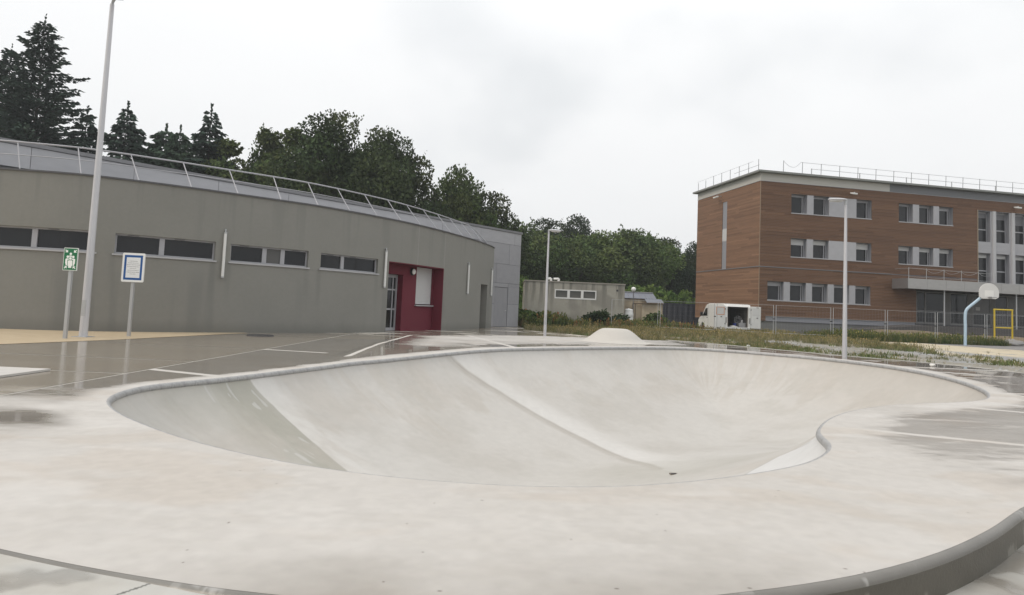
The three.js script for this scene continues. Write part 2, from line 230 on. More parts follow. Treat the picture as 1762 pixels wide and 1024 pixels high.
  part(deck, 'kerb_nosing', strip(kerbLine, nose), new THREE.MeshStandardMaterial({ map: faceMap, color: lin(1.15, 1.15, 1.16), roughness: 0.38, metalness: 0.15, bumpMap: bumpy, bumpScale: 0.001 }), 'worn shiny rounded nosing of the kerb');
  part(deck, 'kerb_face', strip(kerbLine, (x, d) => { const y = deckH(x, d), b = Math.min(lowerTop(x) - 0.02, y - 0.06), t = y - 0.0487; return [[0.048, t], [0.0495, lerp(t, b, 0.5) - 0.0005], [0.051, b - 0.001]]; }), new THREE.MeshPhysicalMaterial({ map: faceMap, color: lin(0.66, 0.64, 0.58), roughness: 0.45, bumpMap: bumpy, bumpScale: 0.002 }), 'damp grey face of the kerb at the front edge of the deck');
  part(deck, 'edge_trim', strip([kerbLine.at(-1), ...farPlan.slice(0, 9)].map((q) => q), (x, d) => { const y = deckH(x, d); return [[-0.05, y + 0.004], [0.0, y + 0.012], [0.05, y + 0.006], [0.06, y - 0.25]]; }), mottled([0.5, 0.48, 0.44], 0.8));
  // coping pipe round the rim
  const cop = new THREE.CatmullRomCurve3(rim.filter((_, i) => i % 2 === 0).map(([x, d]) => V(x, deckH(x, d) - 0.0465, -d)), true, 'centripetal');
  const cg = new THREE.TubeGeometry(cop, 760, 0.048, 12, true); cg.attributes.uv.array.forEach((q, i, a) => { a[i] = i % 2 ? q * 2 : q * 120; });
  const copMap = texture(256, 256, (u, v) => { const n = fbm(u * 18, v * 4, 4, 97), k = 0.21 + 0.24 * n; return [k, k * 0.995, k * 0.985]; }, true, true);
  part(deck, 'coping', cg, new THREE.MeshStandardMaterial({ map: copMap, roughness: 0.5, metalness: 0.2 }), 'grey rounded coping pipe following the lip of the bowl');
  // bowl
  const W = 6.1, D = 1.72, BX = { x0: -5.6, w: 16.6, d0: 5, h: 18.2 };
  const depthAt = (sd) => { const t = clamp(sd / W); return D * Math.pow(1 - (1 - t) ** 2.1, 0.74); };
  const bowlRaw = (x, d, sd) => deckH(x, d) * (1 - clamp(sd / W)) ** 2 - 0.03 - depthAt(sd);
  let HG = new Float32Array(SD.n * SD.m); const at = (i, j) => [SD.x0 + SD.w * i / (SD.n - 1), SD.d0 + SD.h * j / (SD.m - 1)];
  for (let j = 0; j < SD.m; j++) for (let i = 0; i < SD.n; i++) HG[j * SD.n + i] = bowlRaw(...at(i, j), Math.max(0, SD.a[j * SD.n + i]));
  for (let k = 0; k < 22; k++) { const Z = HG.slice(); for (let j = 1; j + 1 < SD.m; j++) for (let i = 1; i + 1 < SD.n; i++) { const q = j * SD.n + i, w = ss(0.35, 1.6, SD.a[q]); if (w > 0) HG[q] = lerp(Z[q], (Z[q] * 2 + Z[q - 1] + Z[q + 1] + Z[q - SD.n] + Z[q + SD.n]) / 6, w); } }
  const bowlY = (x, d) => { const sd = rimSD(x, d); if (sd < 0.35) return bowlRaw(x, d, Math.max(0, sd)); const fx = clamp((x - SD.x0) / SD.w, 0, 0.9999) * (SD.n - 1), fy = clamp((d - SD.d0) / SD.h, 0, 0.9999) * (SD.m - 1), i = Math.floor(fx), j = Math.floor(fy), u = fx - i, v = fy - j, k = j * SD.n + i; return lerp(lerp(HG[k], HG[k + 1], u), lerp(HG[k + SD.n], HG[k + SD.n + 1], u), v); };
  const ringAt = (o) => rim.map(([x, d], i) => { const a = rim[(i + NR - 2) % NR], b = rim[(i + 2) % NR], tx = b[0] - a[0], td = b[1] - a[1], l = Math.hypot(tx, td); return [x + td / l * o * ringSign, d - tx / l * o * ringSign]; });
  let ringSign = 1; if (rimSD(...ringAt(0.3)[100]) < 0) ringSign = -1;
  const offs = [0, 0.012, 0.03, 0.06, 0.1, 0.16, 0.24, 0.34], rings = offs.map(ringAt), tri = [];
  for (let r = 0; r + 1 < rings.length; r++) for (let i = 0; i < NR; i++) { const k = (i + 1) % NR, A = rings[r][i], B = rings[r][k], C = rings[r + 1][k], E = rings[r + 1][i]; tri.push([A, offs[r]], [B, offs[r]], [C, offs[r + 1]], [A, offs[r]], [C, offs[r + 1]], [E, offs[r + 1]]); }
  { let q = new THREE.ShapeGeometry(new THREE.Shape(rings.at(-1).map(([x, d]) => new THREE.Vector2(x, d)))).toNonIndexed(); q.deleteAttribute('uv'); q.deleteAttribute('normal'); q = new TessellateModifier(0.2, 22).modify(q); const p_ = q.attributes.position; for (let i = 0; i < p_.count; i++) tri.push([[p_.getX(i), p_.getY(i)], -1]); }
  const pos = [], uv2 = [], nor2 = [], hAt = (x, d, o) => o === 0 ? deckH(x, d) - 0.012 : o > 0 && o < 0.3 ? bowlRaw(x, d, o) : bowlY(x, d);
  for (let i = 0; i < tri.length; i += 3) {
    let T = [tri[i], tri[i + 1], tri[i + 2]]; const cr = (T[1][0][0] - T[0][0][0]) * (T[2][0][1] - T[0][0][1]) - (T[1][0][1] - T[0][0][1]) * (T[2][0][0] - T[0][0][0]); if (cr < 0) T = [T[0], T[2], T[1]];
    for (const [[x, d], o] of T) { pos.push(x, hAt(x, d, o), -d); uv2.push((x - BX.x0) / BX.w, (d - BX.d0) / BX.h); const e = o >= 0 && o < 0.1 ? 0.03 : 0.12, n = V(-(bowlY(x + e, d) - bowlY(x - e, d)) / (2 * e), 1, (bowlY(x, d + e) - bowlY(x, d - e)) / (2 * e)).normalize(); nor2.push(n.x, n.y, n.z); }
  }
  const bg = new THREE.BufferGeometry(); bg.setAttribute('position', new THREE.Float32BufferAttribute(pos, 3)); bg.setAttribute('uv', new THREE.Float32BufferAttribute(uv2, 2)); bg.setAttribute('normal', new THREE.Float32BufferAttribute(nor2, 3));
  const lineA = [[-4.62, 11.62], [-4.04, 11.47], [-3.53, 11.2], [-3.02, 10.87], [-2.46, 10.42], [-1.2, 9.3]], lineB = [[-1.52, 16.65], [-0.77, 16.55], [-0.16, 16.4], [0.42, 16.1], [1.11, 15.63], [1.8, 15.0], [2.45, 14.1], [2.85, 13.0], [2.9, 12.2]], lineC = [[3.98, 8.6], [3.97, 9.05], [3.83, 9.24], [3.33, 8.95], [2.5, 8.25]], facet = [[3.6, 7.0], [4.15, 8.5], ...lineC.slice(1), [2.0, 6.0]];
  const side = (L, x, d) => { let b = 0, m_ = 1e9; for (let i = 1; i < L.length; i++) { const ax = L[i - 1][0], ad = L[i - 1][1], ux = L[i][0] - ax, ud = L[i][1] - ad, q = distTo([L[i - 1], L[i]], x, d, false); if (q < m_) { m_ = q; b = Math.sign(ux * (d - ad) - ud * (x - ax)) * q; } } return b; };
  const bwet = new Float32Array(2048 * 2048);
  const bmap = texture(2048, 2048, (u, v, i, j) => {
    const x = BX.x0 + BX.w * u, d = BX.d0 + BX.h * v, sd = rimSD(x, d);
    // streaks that run down the walls: noise stretched along the fall line of the nearer wall
    const e = 0.15, gx = rimSD(x + e, d) - rimSD(x - e, d), gd = rimSD(x, d + e) - rimSD(x, d - e), l = Math.hypot(gx, gd) || 1, tx = -gd / l, td = gx / l, along = x * tx + d * td;
    const st = fbm(x * 1.1 + d * 0.7, d * 1.0 - x * 0.6, 5, 111), s2 = fbm(along * 3.2 + 0.4 * sd, sd * 0.55, 4, 113), s3 = fbm(x * 0.45, d * 0.45, 3, 117), fine = fbm(x * 9, d * 9, 3, 119);
    let k = mix3([0.415, 0.396, 0.360], [0.482, 0.467, 0.432], st * 0.5 + s3 * 0.5);
    k = mix3(k, [0.40, 0.365, 0.315], 0.4 * ss(0.5, 0.72, s2) * (1 - ss(0.8, 2.2, sd)));
    k = mix3(k, [0.43, 0.395, 0.345], 0.5 * ss(8, 10, x)); k = mix3(k, [0.37, 0.35, 0.31], 0.4 * ss(0.5, 0.7, fbm(x * 0.8 + 11, d * 0.8, 5, 127)));
    const a = side(lineA, x, d);                                    // older, darker panel with a straight edge
    if (a < 0 && x < 1.5) { const dk = ss(-1.75 + 1.5 * (st - 0.5) * 2, -0.2, a) * (0.78 + 0.22 * ss(0.42, 0.55, s2)) * ss(0.0, 0.03, -a); k = mix3(k, [0.315, 0.305, 0.258], clamp(dk * 0.95 + 0.12 * (1 - ss(0.5, 3, sd)))); const sp = fbm(along * 5 + 7, sd * 2.2, 3, 121); if (a > -1.2) k = mix3(k, [0.44, 0.43, 0.40], 0.7 * ss(0.70, 0.74, sp)); }
    else if (x < 2 && a < 1.1) k = mix3(k, [0.515, 0.50, 0.465], 0.8 * (1 - ss(0.3, 0.55 + 0.4 * st, a)));
    k = mix3(k, [0.385, 0.355, 0.31], 0.5 * ss(0.5, 0.66, fbm(along * 1.6 + 3, sd * 0.9, 4, 125)) * ss(0.3, 1.2, sd) * (1 - ss(1.6, 3.0, sd)));
    const b = side(lineB, x, d); if (x < 4.2 && d > 11.4) { const e1 = Math.abs(b + 0.06 + 0.05 * (st - 0.5)); k = mix3(k, [0.35, 0.325, 0.285], 0.6 * (1 - ss(0.03, 0.13 + 0.16 * st, e1)) * (0.5 + s2)); k = mix3(k, [0.27, 0.255, 0.225], 0.5 * (1 - ss(0.008, 0.022, Math.abs(b)))); k = mix3(k, [0.54, 0.527, 0.495], 0.75 * ss(0.04, 0.12, b) * (1 - ss(0.3, 0.8 + 1.1 * st, b))); }  // joint line with crease shading painted in: darker seam, paler band on one side
    { const c = distTo(lineC, x, d, false); if (inPoly(facet, x, d)) k = mix3(k, [0.56, 0.56, 0.545], 0.8); k = mix3(k, [0.25, 0.24, 0.22], 0.6 * (1 - ss(0.008, 0.022, c))); }
    const fl = ss(2.2, 0.5, Math.hypot((x - 3.2) * 0.8, d - 11.9)) * (0.5 + st); k = mix3(k, [0.36, 0.345, 0.30], 0.6 * clamp(fl)); bwet[j * 2048 + i] = clamp(fl * 0.5);
    const m_ = 0.98 + 0.1 * fine; return [k[0] * m_, k[1] * m_, k[2] * m_ * 1.02];
  });
  part(deck, 'bowl', bg, new THREE.MeshStandardMaterial({ map: bmap, roughness: 0.72, bumpMap: bumpy, bumpScale: 0.0006 }), 'smooth curved concrete bowl sunk into the deck');
  // drain grate on the bowl floor
  const dy = bowlY(2.87, 11.15);
  const dr = thing("drain_grate", 'small dark metal drain grate on the floor of the bowl', 'drain', [2.87, dy, -11.15], 0.1);
  part(dr, 'frame', merged([bx(0.2, 0.03, 0.02, 0, 0.01, 0.07), bx(0.2, 0.03, 0.02, 0, 0.01, -0.07), bx(0.02, 0.03, 0.12, 0.09, 0.01, 0), bx(0.02, 0.03, 0.12, -0.09, 0.01, 0)]), mat([0.2, 0.17, 0.14], 0.6, 0.4));
  for (let i = 0; i < 5; i++) part(dr, 'bar', bx(0.014, 0.02, 0.12, -0.06 + i * 0.03, 0.01, 0), M.dark);
  dr.scale.set(0.62, 0.6, 0.62);
  // low rounded mound on the far part of the deck
  const hp = []; for (let i = 0; i <= 24; i++) { const t = i / 24; hp.push(new THREE.Vector2(0.001 + 1.36 * t, 0.50 * (1 - ss(0.28, 0.97, t)) + 0.006 * (1 - t) + 0.004)); }
  one('skate_mound', new THREE.LatheGeometry(hp, 56).translate(4.0, deckH(4, 24.7), -24.7), mottled([0.52, 0.495, 0.455], 0.8), 'pale flat-topped concrete skate mound behind the bowl', 'skate mound');
  // lower slab in front of the kerb
  const low = [], lu = [], li = [], C = kerbLine.length; let rows = 14;
  for (let i = 0; i < C; i++) for (let j = 0; j <= rows; j++) { const [x, d] = kerbLine[i], t = j / rows, xx = x, dd = lerp(d + 0.0, -8, t * t); low.push(xx, lowerTop(xx), -dd); lu.push(xx, dd); }
  for (let i = 0; i + 1 < C; i++) for (let j = 0; j < rows; j++) { const a = i * (rows + 1) + j, b = a + rows + 1; li.push(a, a + 1, b + 1, a, b + 1, b); }
  const lg = new THREE.BufferGeometry(); lg.setAttribute('position', new THREE.Float32BufferAttribute(low, 3)); lg.setAttribute('uv', new THREE.Float32BufferAttribute(lu.map((q, i) => i % 2 ? (q - 1.5) / 10 : (q + 4) / 10), 2)); lg.setIndex(li); lg.computeVertexNormals();
  const lwet = (x, d) => { const n = fbm(x * 1.5 + 1.2, d * 1.9 + 3, 4, 131); return clamp(ss(0.54, 0.66, n) + ss(0.5, 0.6, n) * ss(1.8, 2.6, x) + (0.45 + 0.7 * (n - 0.5)) * ss(1.4, 2.2, x)); };
  const lmap = texture(1024, 1024, (u, v) => { const x = u * 10 - 4, d = v * 10 + 1.5; let k = concrete(x, d, 137); k = [k[0] * 0.9, k[1] * 0.93, k[2] * 0.93]; k = wetLook(k, lwet(x, d) * (0.6 + 0.5 * ss(1.4, 2.2, x))); const q = distTo([[-1.62, 3.35], [-2.3, 2.2]], x, d, false); if (q < 0.007) k = [0.14, 0.14, 0.13]; return k; }, true, true);
  const lro = texture(512, 512, (u, v) => { const w = lwet(u * 10 - 4, v * 10 + 1.5); return [0, lerp(0.8, 0.18, w), 0]; }, false, true);
  struct('lower_slab', lg, new THREE.MeshPhysicalMaterial({ map: lmap, roughnessMap: lro, roughness: 1 }), 'stained concrete slab below the kerb at the front');
  // ---- court
  const CT = { x0: -41, w: 49, d0: -9, h: 57 };
  const cw = (x, d) => clamp(0.92 * (0.28 + 0.72 * ss(6.8, 10.4, d)) + (fbm(x * 0.5, d * 1.3, 5, 141) - 0.52) * 0.55 * ss(16, 11, d) + (fbm(x * 0.3, d * 0.6, 4, 143) - 0.5) * 0.5 - 0.8 * ss(0.6, 0.7, fbm(x * 0.5, d * 1.4, 4, 145)) * ss(24, 28, d));
  const cmap = texture(2048, 2048, (u, v) => { const x = CT.x0 + CT.w * u, d = CT.d0 + CT.h * v; let k = concrete(x, d, 147).map((q, i) => q * [1.26, 1.22, 1.14][i]); k = mix3(k, [0.32, 0.30, 0.265], 0.25); return wetLook(k, cw(x, d)); });
  const cro = texture(1024, 1024, (u, v) => { const w = cw(CT.x0 + CT.w * u, CT.d0 + CT.h * v); return [0, lerp(0.75, 0.14, ss(0.3, 0.8, w)), 0]; }, false);
  const courtMat = new THREE.MeshPhysicalMaterial({ map: cmap, roughnessMap: cro, roughness: 1 });
  const flat = (poly, y, uvf) => { const s = new THREE.ShapeGeometry(new THREE.Shape(poly.map(([x, d]) => new THREE.Vector2(x, d)))), p_ = s.attributes.position, uu = []; for (let i = 0; i < p_.count; i++) { const x = p_.getX(i), d = p_.getY(i); p_.setXYZ(i, x, y, -d); uu.push(...uvf(x, d)); } s.setAttribute('uv', new THREE.Float32BufferAttribute(uu, 2)); s.computeVertexNormals(); const nn = s.attributes.normal; if (nn.getY(0) < 0) { const ix = s.index.array; for (let i = 0; i < ix.length; i += 3) { const t = ix[i]; ix[i] = ix[i + 1]; ix[i + 1] = t; } s.computeVertexNormals(); } return s; };
  const clip = (poly, ax, lim, keepLess) => { const out = []; for (let i = 0; i < poly.length; i++) { const a = poly[i], b = poly[(i + 1) % poly.length], ia = keepLess ? a[ax] <= lim : a[ax] >= lim, ib = keepLess ? b[ax] <= lim : b[ax] >= lim; if (ia) out.push(a); if (ia !== ib) { const t = (lim - a[ax]) / (b[ax] - a[ax]); out.push([lerp(a[0], b[0], t), lerp(a[1], b[1], t)]); } } return out; };
  const court = struct('court', flat(courtPlan, -0.004, (x, d) => [x / 3, d / 3]), mottled([0.46, 0.44, 0.40], 0.85), 'wet grey concrete court between the bowl and the curved building');
  const cols = [-40, -14, -6.35 - 0.02, 8], rowsD = [-8, 4, 11.0, 13.38, 17.2, 23.0, 30.6, 40, 47], gap = 0.034;
  for (let c = 0; c + 1 < cols.length; c++) for (let r = 0; r + 1 < rowsD.length; r++) { let P = clip(courtPlan, 0, cols[c] + gap, false); P = clip(P, 0, cols[c + 1] - gap, true); P = clip(P, 1, rowsD[r] + gap, false); P = clip(P, 1, rowsD[r + 1] - gap, true); if (P.length > 2 && Math.abs(THREE.ShapeUtils.area(P.map(([x, y]) => new THREE.Vector2(x, y)))) > 0.2) part(court, 'slab_panel', flat(P, 0, (x, d) => [(x - CT.x0) / CT.w, (d - CT.d0) / CT.h]), courtMat); }
  // pale raised slab at the left edge
  const pale = new THREE.Shape([[-20, -3], [-7.62, -3], [-7.56, 10.9], [-20, 10.75]].map(([x, d]) => new THREE.Vector2(x, d)));
  struct('pale_slab', new THREE.ExtrudeGeometry(pale, { depth: 0.034, bevelEnabled: false }).rotateX(-Math.PI / 2).translate(0, 0.004, 0), mottled([0.52, 0.50, 0.47], 0.7), 'dry pale raised slab at the left edge');
  // sand-coloured strip along the building
  const sandMap = texture(512, 512, (u, v) => { const n = fbm(u * 40, v * 40, 4, 151), f = hash2(Math.floor(u * 512), Math.floor(v * 512), 3), c = fbm(u * 6, v * 6, 3, 153), k = mix3([0.37, 0.29, 0.185], [0.47, 0.385, 0.265], n * 0.6 + f * 0.2 + c * 0.2); return k; }, true, true);
  struct('sand_strip', flat([[-40, 6], [-14.6, 6], [-13.2, 10.9], [-11.83, 15.2], [-10.85, 18.1], [-10, 22.2], [-9.5, 23.95], [-10.2, 24.2], [-14, 21.6], [-18, 21], [-40, 20.9]], 0.006, (x, d) => [x / 8, d / 8]), new THREE.MeshStandardMaterial({ map: sandMap, roughness: 0.95, bumpMap: bumpy, bumpScale: 0.004 }), 'sand coloured gravel strip along the curved wall');
  const mh = thing('manhole_cover', 'dark round manhole cover in the wet court near the curved wall', 'manhole cover', [-8.6, 0.004, -22.7]);
  part(mh, 'frame', new THREE.TorusGeometry(0.42, 0.03, 8, 32).rotateX(Math.PI / 2).translate(0, 0.0, 0), M.dark); part(mh, 'lid', new THREE.CylinderGeometry(0.4, 0.4, 0.016, 32).translate(0, 0.008, 0), mat([0.06, 0.058, 0.055], 0.5, 0.3));
}

// ---------------------------------------------------------------- rectangles with openings
function cells(S0, S1, Y0, Y1, holes) { // what is left of a wall round its openings, as few boxes as a sweep gives
  const ys = [...new Set([Y0, Y1, ...holes.flatMap((h) => [h[2], h[3]])])].filter((y) => y >= Y0 && y <= Y1).sort((a, b) => a - b), out = [];
  for (let k = 0; k + 1 < ys.length; k++) { const m = (ys[k] + ys[k + 1]) / 2; let s = S0; for (const h of holes.filter((q) => q[2] < m && q[3] > m).sort((a, b) => a[0] - b[0])) { if (h[0] > s) out.push([s, Math.min(h[0], S1), ys[k], ys[k + 1]]); s = Math.max(s, h[1]); } if (s < S1) out.push([s, S1, ys[k], ys[k + 1]]); }
  return out;
}

// ---------------------------------------------------------------- the long curved building
const CWP = [[-24, 20.6], [-22, 20.35], [-19, 20.3], [-16.1, 20.5], [-13.9, 21], [-11.7, 22.4], [-10, 23.8], [-7.8, 25.8], [-5.88, 28.4], [-4.6, 30.6], [-3.3, 33.6], [-2.05, 37.2], [-1.4, 39.7], [-1.15, 41.2]];
const CW = (() => { // uniform Catmull-Rom, with arc length
  const A = [CWP[0], ...CWP, CWP.at(-1)], P = [], f = (a, b, c, e, t) => 0.5 * (2 * b + (c - a) * t + (2 * a - 5 * b + 4 * c - e) * t * t + (3 * b - a - 3 * c + e) * t ** 3);
  for (let i = 0; i + 3 < A.length; i++) for (let j = 0; j < 60; j++) P.push([0, 1].map((q) => f(A[i][q], A[i + 1][q], A[i + 2][q], A[i + 3][q], j / 60))); P.push(CWP.at(-1));
  const S = [0]; for (let i = 1; i < P.length; i++) S.push(S[i - 1] + Math.hypot(P[i][0] - P[i - 1][0], P[i][1] - P[i - 1][1]));
  const at = (s) => { s = clamp(s, 0, S.at(-1)); let lo = 0, hi = S.length - 1; while (hi - lo > 1) { const m = (lo + hi) >> 1; S[m] <= s ? lo = m : hi = m; } const t = (s - S[lo]) / (S[hi] - S[lo] || 1), k = Math.min(hi + 3, P.length - 1), g = Math.max(0, lo - 3), tx = P[k][0] - P[g][0], td = P[k][1] - P[g][1], l = Math.hypot(tx, td); return { x: lerp(P[lo][0], P[hi][0], t), d: lerp(P[lo][1], P[hi][1], t), nx: td / l, nd: -tx / l }; };
  return { at, len: S.at(-1) };
})();
const cwP = (s, y, n) => { const p = CW.at(s); return V(p.x + p.nx * n, y, -(p.d + p.nd * n)); };   // n: metres out of the wall
function cbox(s0, s1, y0, y1, n0, n1, step = 0.35) { // a box bent along the wall, n1 outermost
  const K = Math.max(1, Math.ceil((s1 - s0) / step)), pos = [], uv = [], q = (a, b, c, d, ua, ub, uc, ud) => { pos.push(...a, ...b, ...c, ...a, ...c, ...d); uv.push(...ua, ...ub, ...uc, ...ua, ...uc, ...ud); };
  const P = (s, y, n) => cwP(s, y, n).toArray(), U = (s, y) => [s / 36, y / 5.1];
  for (let i = 0; i < K; i++) {
    const a = lerp(s0, s1, i / K), b = lerp(s0, s1, (i + 1) / K);
    q(P(a, y0, n1), P(b, y0, n1), P(b, y1, n1), P(a, y1, n1), U(a, y0), U(b, y0), U(b, y1), U(a, y1));
    q(P(b, y0, n0), P(a, y0, n0), P(a, y1, n0), P(b, y1, n0), U(b, y0), U(a, y0), U(a, y1), U(b, y1));
    q(P(a, y1, n1), P(b, y1, n1), P(b, y1, n0), P(a, y1, n0), U(a, y1), U(b, y1), U(b, y1), U(a, y1));
    q(P(a, y0, n0), P(b, y0, n0), P(b, y0, n1), P(a, y0, n1), U(a, y0), U(b, y0), U(b, y0), U(a, y0));
  }
  q(P(s0, y0, n0), P(s0, y0, n1), P(s0, y1, n1), P(s0, y1, n0), U(s0, y0), U(s0, y0), U(s0, y1), U(s0, y1));
  q(P(s1, y0, n1), P(s1, y0, n0), P(s1, y1, n0), P(s1, y1, n1), U(s1, y0), U(s1, y0), U(s1, y1), U(s1, y1));
  const g = new THREE.BufferGeometry(); g.setAttribute('position', new THREE.Float32BufferAttribute(pos, 3)); g.setAttribute('uv', new THREE.Float32BufferAttribute(uv, 2)); g.computeVertexNormals(); return g;
}
{
  const B = thing('curved_building', 'long low grey building with a curved wall, strip windows and a red entrance recess', 'building');
  const wins = [[5.2, 10.53, 2.57, 3.26, [8.78]], [11.08, 14.17, 2.57, 3.24, [12.47]], [14.7, 17.67, 2.57, 3.22, [15.96, 16.66]], [18.22, 21.27, 2.57, 3.2, [19.36]]];
  const REC = [21.95, 26.62, -0.2, 3.17], DOOR = [31.9, 33.3, -0.2, 2.62];
  const holes = [...wins.map((w) => w.slice(0, 4)), REC, DOOR], end = CW.len;
  const wallMap = texture(2048, 512, (u, v) => {
    const s = u * 36, y = v * 5.1, f = fbm(s * 0.7, y * 0.9, 4, 201), st = fbm(s * 3.4, y * 0.16, 4, 203), st2 = fbm(s * 0.8, y * 0.12, 3, 205), gr = fbm(s * 14, y * 14, 3, 207);
    let k = mix3([0.206, 0.203, 0.184], [0.242, 0.238, 0.217], f * 0.6 + gr * 0.4);
    k = mix3(k, [0.15, 0.153, 0.147], 0.38 * ss(0.50, 0.72, st2 * 0.6 + st * 0.4) * (1 - ss(1.4, 2.6, y)) * (0.5 + 0.5 * ss(0.4, 0.6, st)));
    k = mix3(k, [0.16, 0.16, 0.15], 0.3 * ss(0.58, 0.74, st) * ss(2.0, 5, y));
    for (const w of wins) for (const e of [w[0], w[1]]) k = mix3(k, [0.13, 0.132, 0.125], 0.5 * (1 - ss(0.03, 0.16, Math.abs(s - e + 0.05))) * (1 - ss(2.5, 2.57, y)) * ss(0.6, 2.2, y) * st);
    k = mix3(k, [0.14, 0.137, 0.125], 0.5 * (1 - ss(0.05, 0.4 + 0.2 * st, y)));
    for (const e of [24.05, 26.62]) if (y > 3.1) k = mix3(k, [0.30, 0.295, 0.275], 0.8 * (1 - ss(0.012, 0.03, Math.abs(s - e))));
    return k;
  });
  const wallM = new THREE.MeshStandardMaterial({ map: wallMap, roughness: 0.85, bumpMap: bumpy, bumpScale: 0.0015 });
  const wall = part(B, 'wall', merged(cells(0, end, -0.2, 5.03, holes).map((c) => cbox(...c, -0.55, 0))), wallM);
  const roofPts = []; for (let s = 0; s <= end; s += 0.4) { const p = CW.at(s); roofPts.push(new THREE.Vector2(p.x - p.nx * 0.4, p.d - p.nd * 0.4)); }
  roofPts.push(new THREE.Vector2(-1.6, 42.2), new THREE.Vector2(-17.9, 23.0), new THREE.Vector2(-23, 23.0));
  part(B, 'roof', new THREE.ExtrudeGeometry(new THREE.Shape(roofPts), { depth: 0.15, bevelEnabled: false }).rotateX(-Math.PI / 2).translate(0, 4.8, 0), M.galv);
  part(B, 'roof_coping', cbox(0, end, 5.03, 5.085, -0.58, 0.05), mat([0.10, 0.10, 0.105], 0.5, 0.3));
  for (const [a, b, y0, y1, mull] of wins) {
    const f = 0.055, win = part(B, 'window', merged([cbox(a, b, y0, y0 + f, -0.2, -0.12), cbox(a, b, y1 - f, y1, -0.2, -0.12), cbox(a, a + f, y0 + f, y1 - f, -0.2, -0.12), cbox(b - f, b, y0 + f, y1 - f, -0.2, -0.12), ...mull.map((m) => cbox(m - 0.08, m + 0.08, y0 + f, y1 - f, -0.2, -0.11))]), M.frame);
    const ed = [a + f, ...mull.flatMap((m) => [m - 0.08, m + 0.08]), b - f];
    for (let i = 0; i < ed.length; i += 2) { if (a > 14 && a < 15 && i === 2) { part(win, 'pane', cbox(ed[i], ed[i + 1], y0 + f, y1 - f, -0.175, -0.165), M.glassCurtain); continue; } part(win, 'pane', cbox(ed[i], ed[i + 1], y0 + f, y1 - f, -0.175, -0.165), M.glass); part(win, 'vent_grille', cbox(ed[i] + 0.3, ed[i] + 0.62, y1 - 0.045, y1 - 0.02, -0.119, -0.105), M.frameDark); }
    part(win, 'sill', cbox(a - 0.06, b + 0.06, y0 - 0.055, y0 - 0.002, -0.2, 0.045), M.sill);
  }
  // recessed red entrance
  const redWall = part(B, 'entrance_recess', merged([...cells(21.6, 27.0, 0.0, 3.17, [[22.0, 23.72, 0, 2.66], [24.88, 26.45, 1.27, 3.12]]).map((c) => cbox(...c, -0.95, -0.56)), cbox(26.585, 26.617, 0, 3.165, -0.558, -0.003), cbox(21.955, 26.58, 3.13, 3.166, -0.558, -0.003), cbox(21.6, 24, 0, 2.7, -1.35, -1.25)]), M.red, 'dark red recessed entrance wall');
  const dr = part(redWall, 'door', merged([cbox(22.02, 22.12, 0.02, 2.64, -0.94, -0.86), cbox(23.6, 23.71, 0.02, 2.64, -0.94, -0.86), cbox(22.12, 23.6, 2.5, 2.64, -0.94, -0.86), cbox(22.12, 23.6, 0.02, 0.16, -0.94, -0.86), cbox(22.12, 23.6, 0.98, 1.06, -0.94, -0.87), cbox(22.12, 23.6, 1.9, 1.97, -0.94, -0.87), cbox(23.33, 23.4, 0.16, 2.5, -0.94, -0.86)]), M.frame, 'glazed door with grey frame');
  part(redWall, 'door_glass', cbox(22.1, 23.6, 0.1, 2.55, -0.915, -0.905), M.glass);
  part(redWall, 'roller_shutter', merged(Array.from({ length: 26 }, (_, i) => cbox(24.9, 26.43, 1.31 + i * 0.0695, 1.31 + (i + 1) * 0.0695 - 0.004, -0.66, -0.60 + (i % 2) * 0.002))), M.shutter, 'closed white roller shutter');
  part(redWall, 'window_sill', cbox(24.82, 26.55, 1.21, 1.265, -0.6, -0.46), M.sill);
  part(redWall, 'wall_lamp', (() => { const c = cwP(24.45, 2.86, -0.5), p = CW.at(24.45); return new THREE.CylinderGeometry(0.17, 0.19, 0.09, 24).rotateX(Math.PI / 2).rotateY(Math.atan2(p.nx, -p.nd)).translate(c.x, c.y, c.z); })(), M.black);
  part(redWall, 'lamp_glass', (() => { const c = cwP(24.45, 2.86, -0.45), p = CW.at(24.45); return new THREE.SphereGeometry(0.14, 20, 12).scale(1, 1, 0.45).rotateY(Math.atan2(p.nx, -p.nd)).translate(c.x, c.y, c.z); })(), M.lampGlass);
  part(B, 'side_door', merged([cbox(31.92, 33.28, 0.02, 2.6, -0.45, -0.4), cbox(31.92, 33.28, 0.02, 0.12, -0.4, -0.36)]), mat([0.13, 0.13, 0.12], 0.6), 'grey flush door set into the far end of the wall');
  // guard rail leaning back over the roof edge
  const e1 = 32.6, rp = (s, t) => cwP(s - 0.3 * t * (1 - ss(10, 18, s)), 5.1 + lerp(0.93, 1.0, ss(8, 18, s)) * t, -0.12 - lerp(0.1, 0.86, ss(5, 15, s)) * t);
  const pts = []; for (let s = 0.3; s <= e1; s += 0.5) pts.push(rp(s, 1)); pts.push(rp(e1 + 0.4, 0.72), rp(e1 + 0.75, 0.3), rp(e1 + 0.9, 0.02));
  const rail = part(B, 'guard_rail', tube(pts, 0.029, 150), M.railSteel, 'pale tubular guard rail leaning back over the roof edge');
  const mid = []; for (let s = 0.3; s <= e1 + 0.4; s += 0.5) mid.push(rp(s, 0.52)); part(rail, 'mid_rail', tube(mid, 0.015, 130, false, 6), M.railSteel);
  const ps = [8.16 - 1.79 * 4, 8.16 - 1.79 * 3, 8.16 - 1.79 * 2, 8.16 - 1.79, 8.16, 9.95, 11.62, 13.25, 14.85, 16.45]; for (let s = 18.01; s < e1; s += 1.57) ps.push(s);
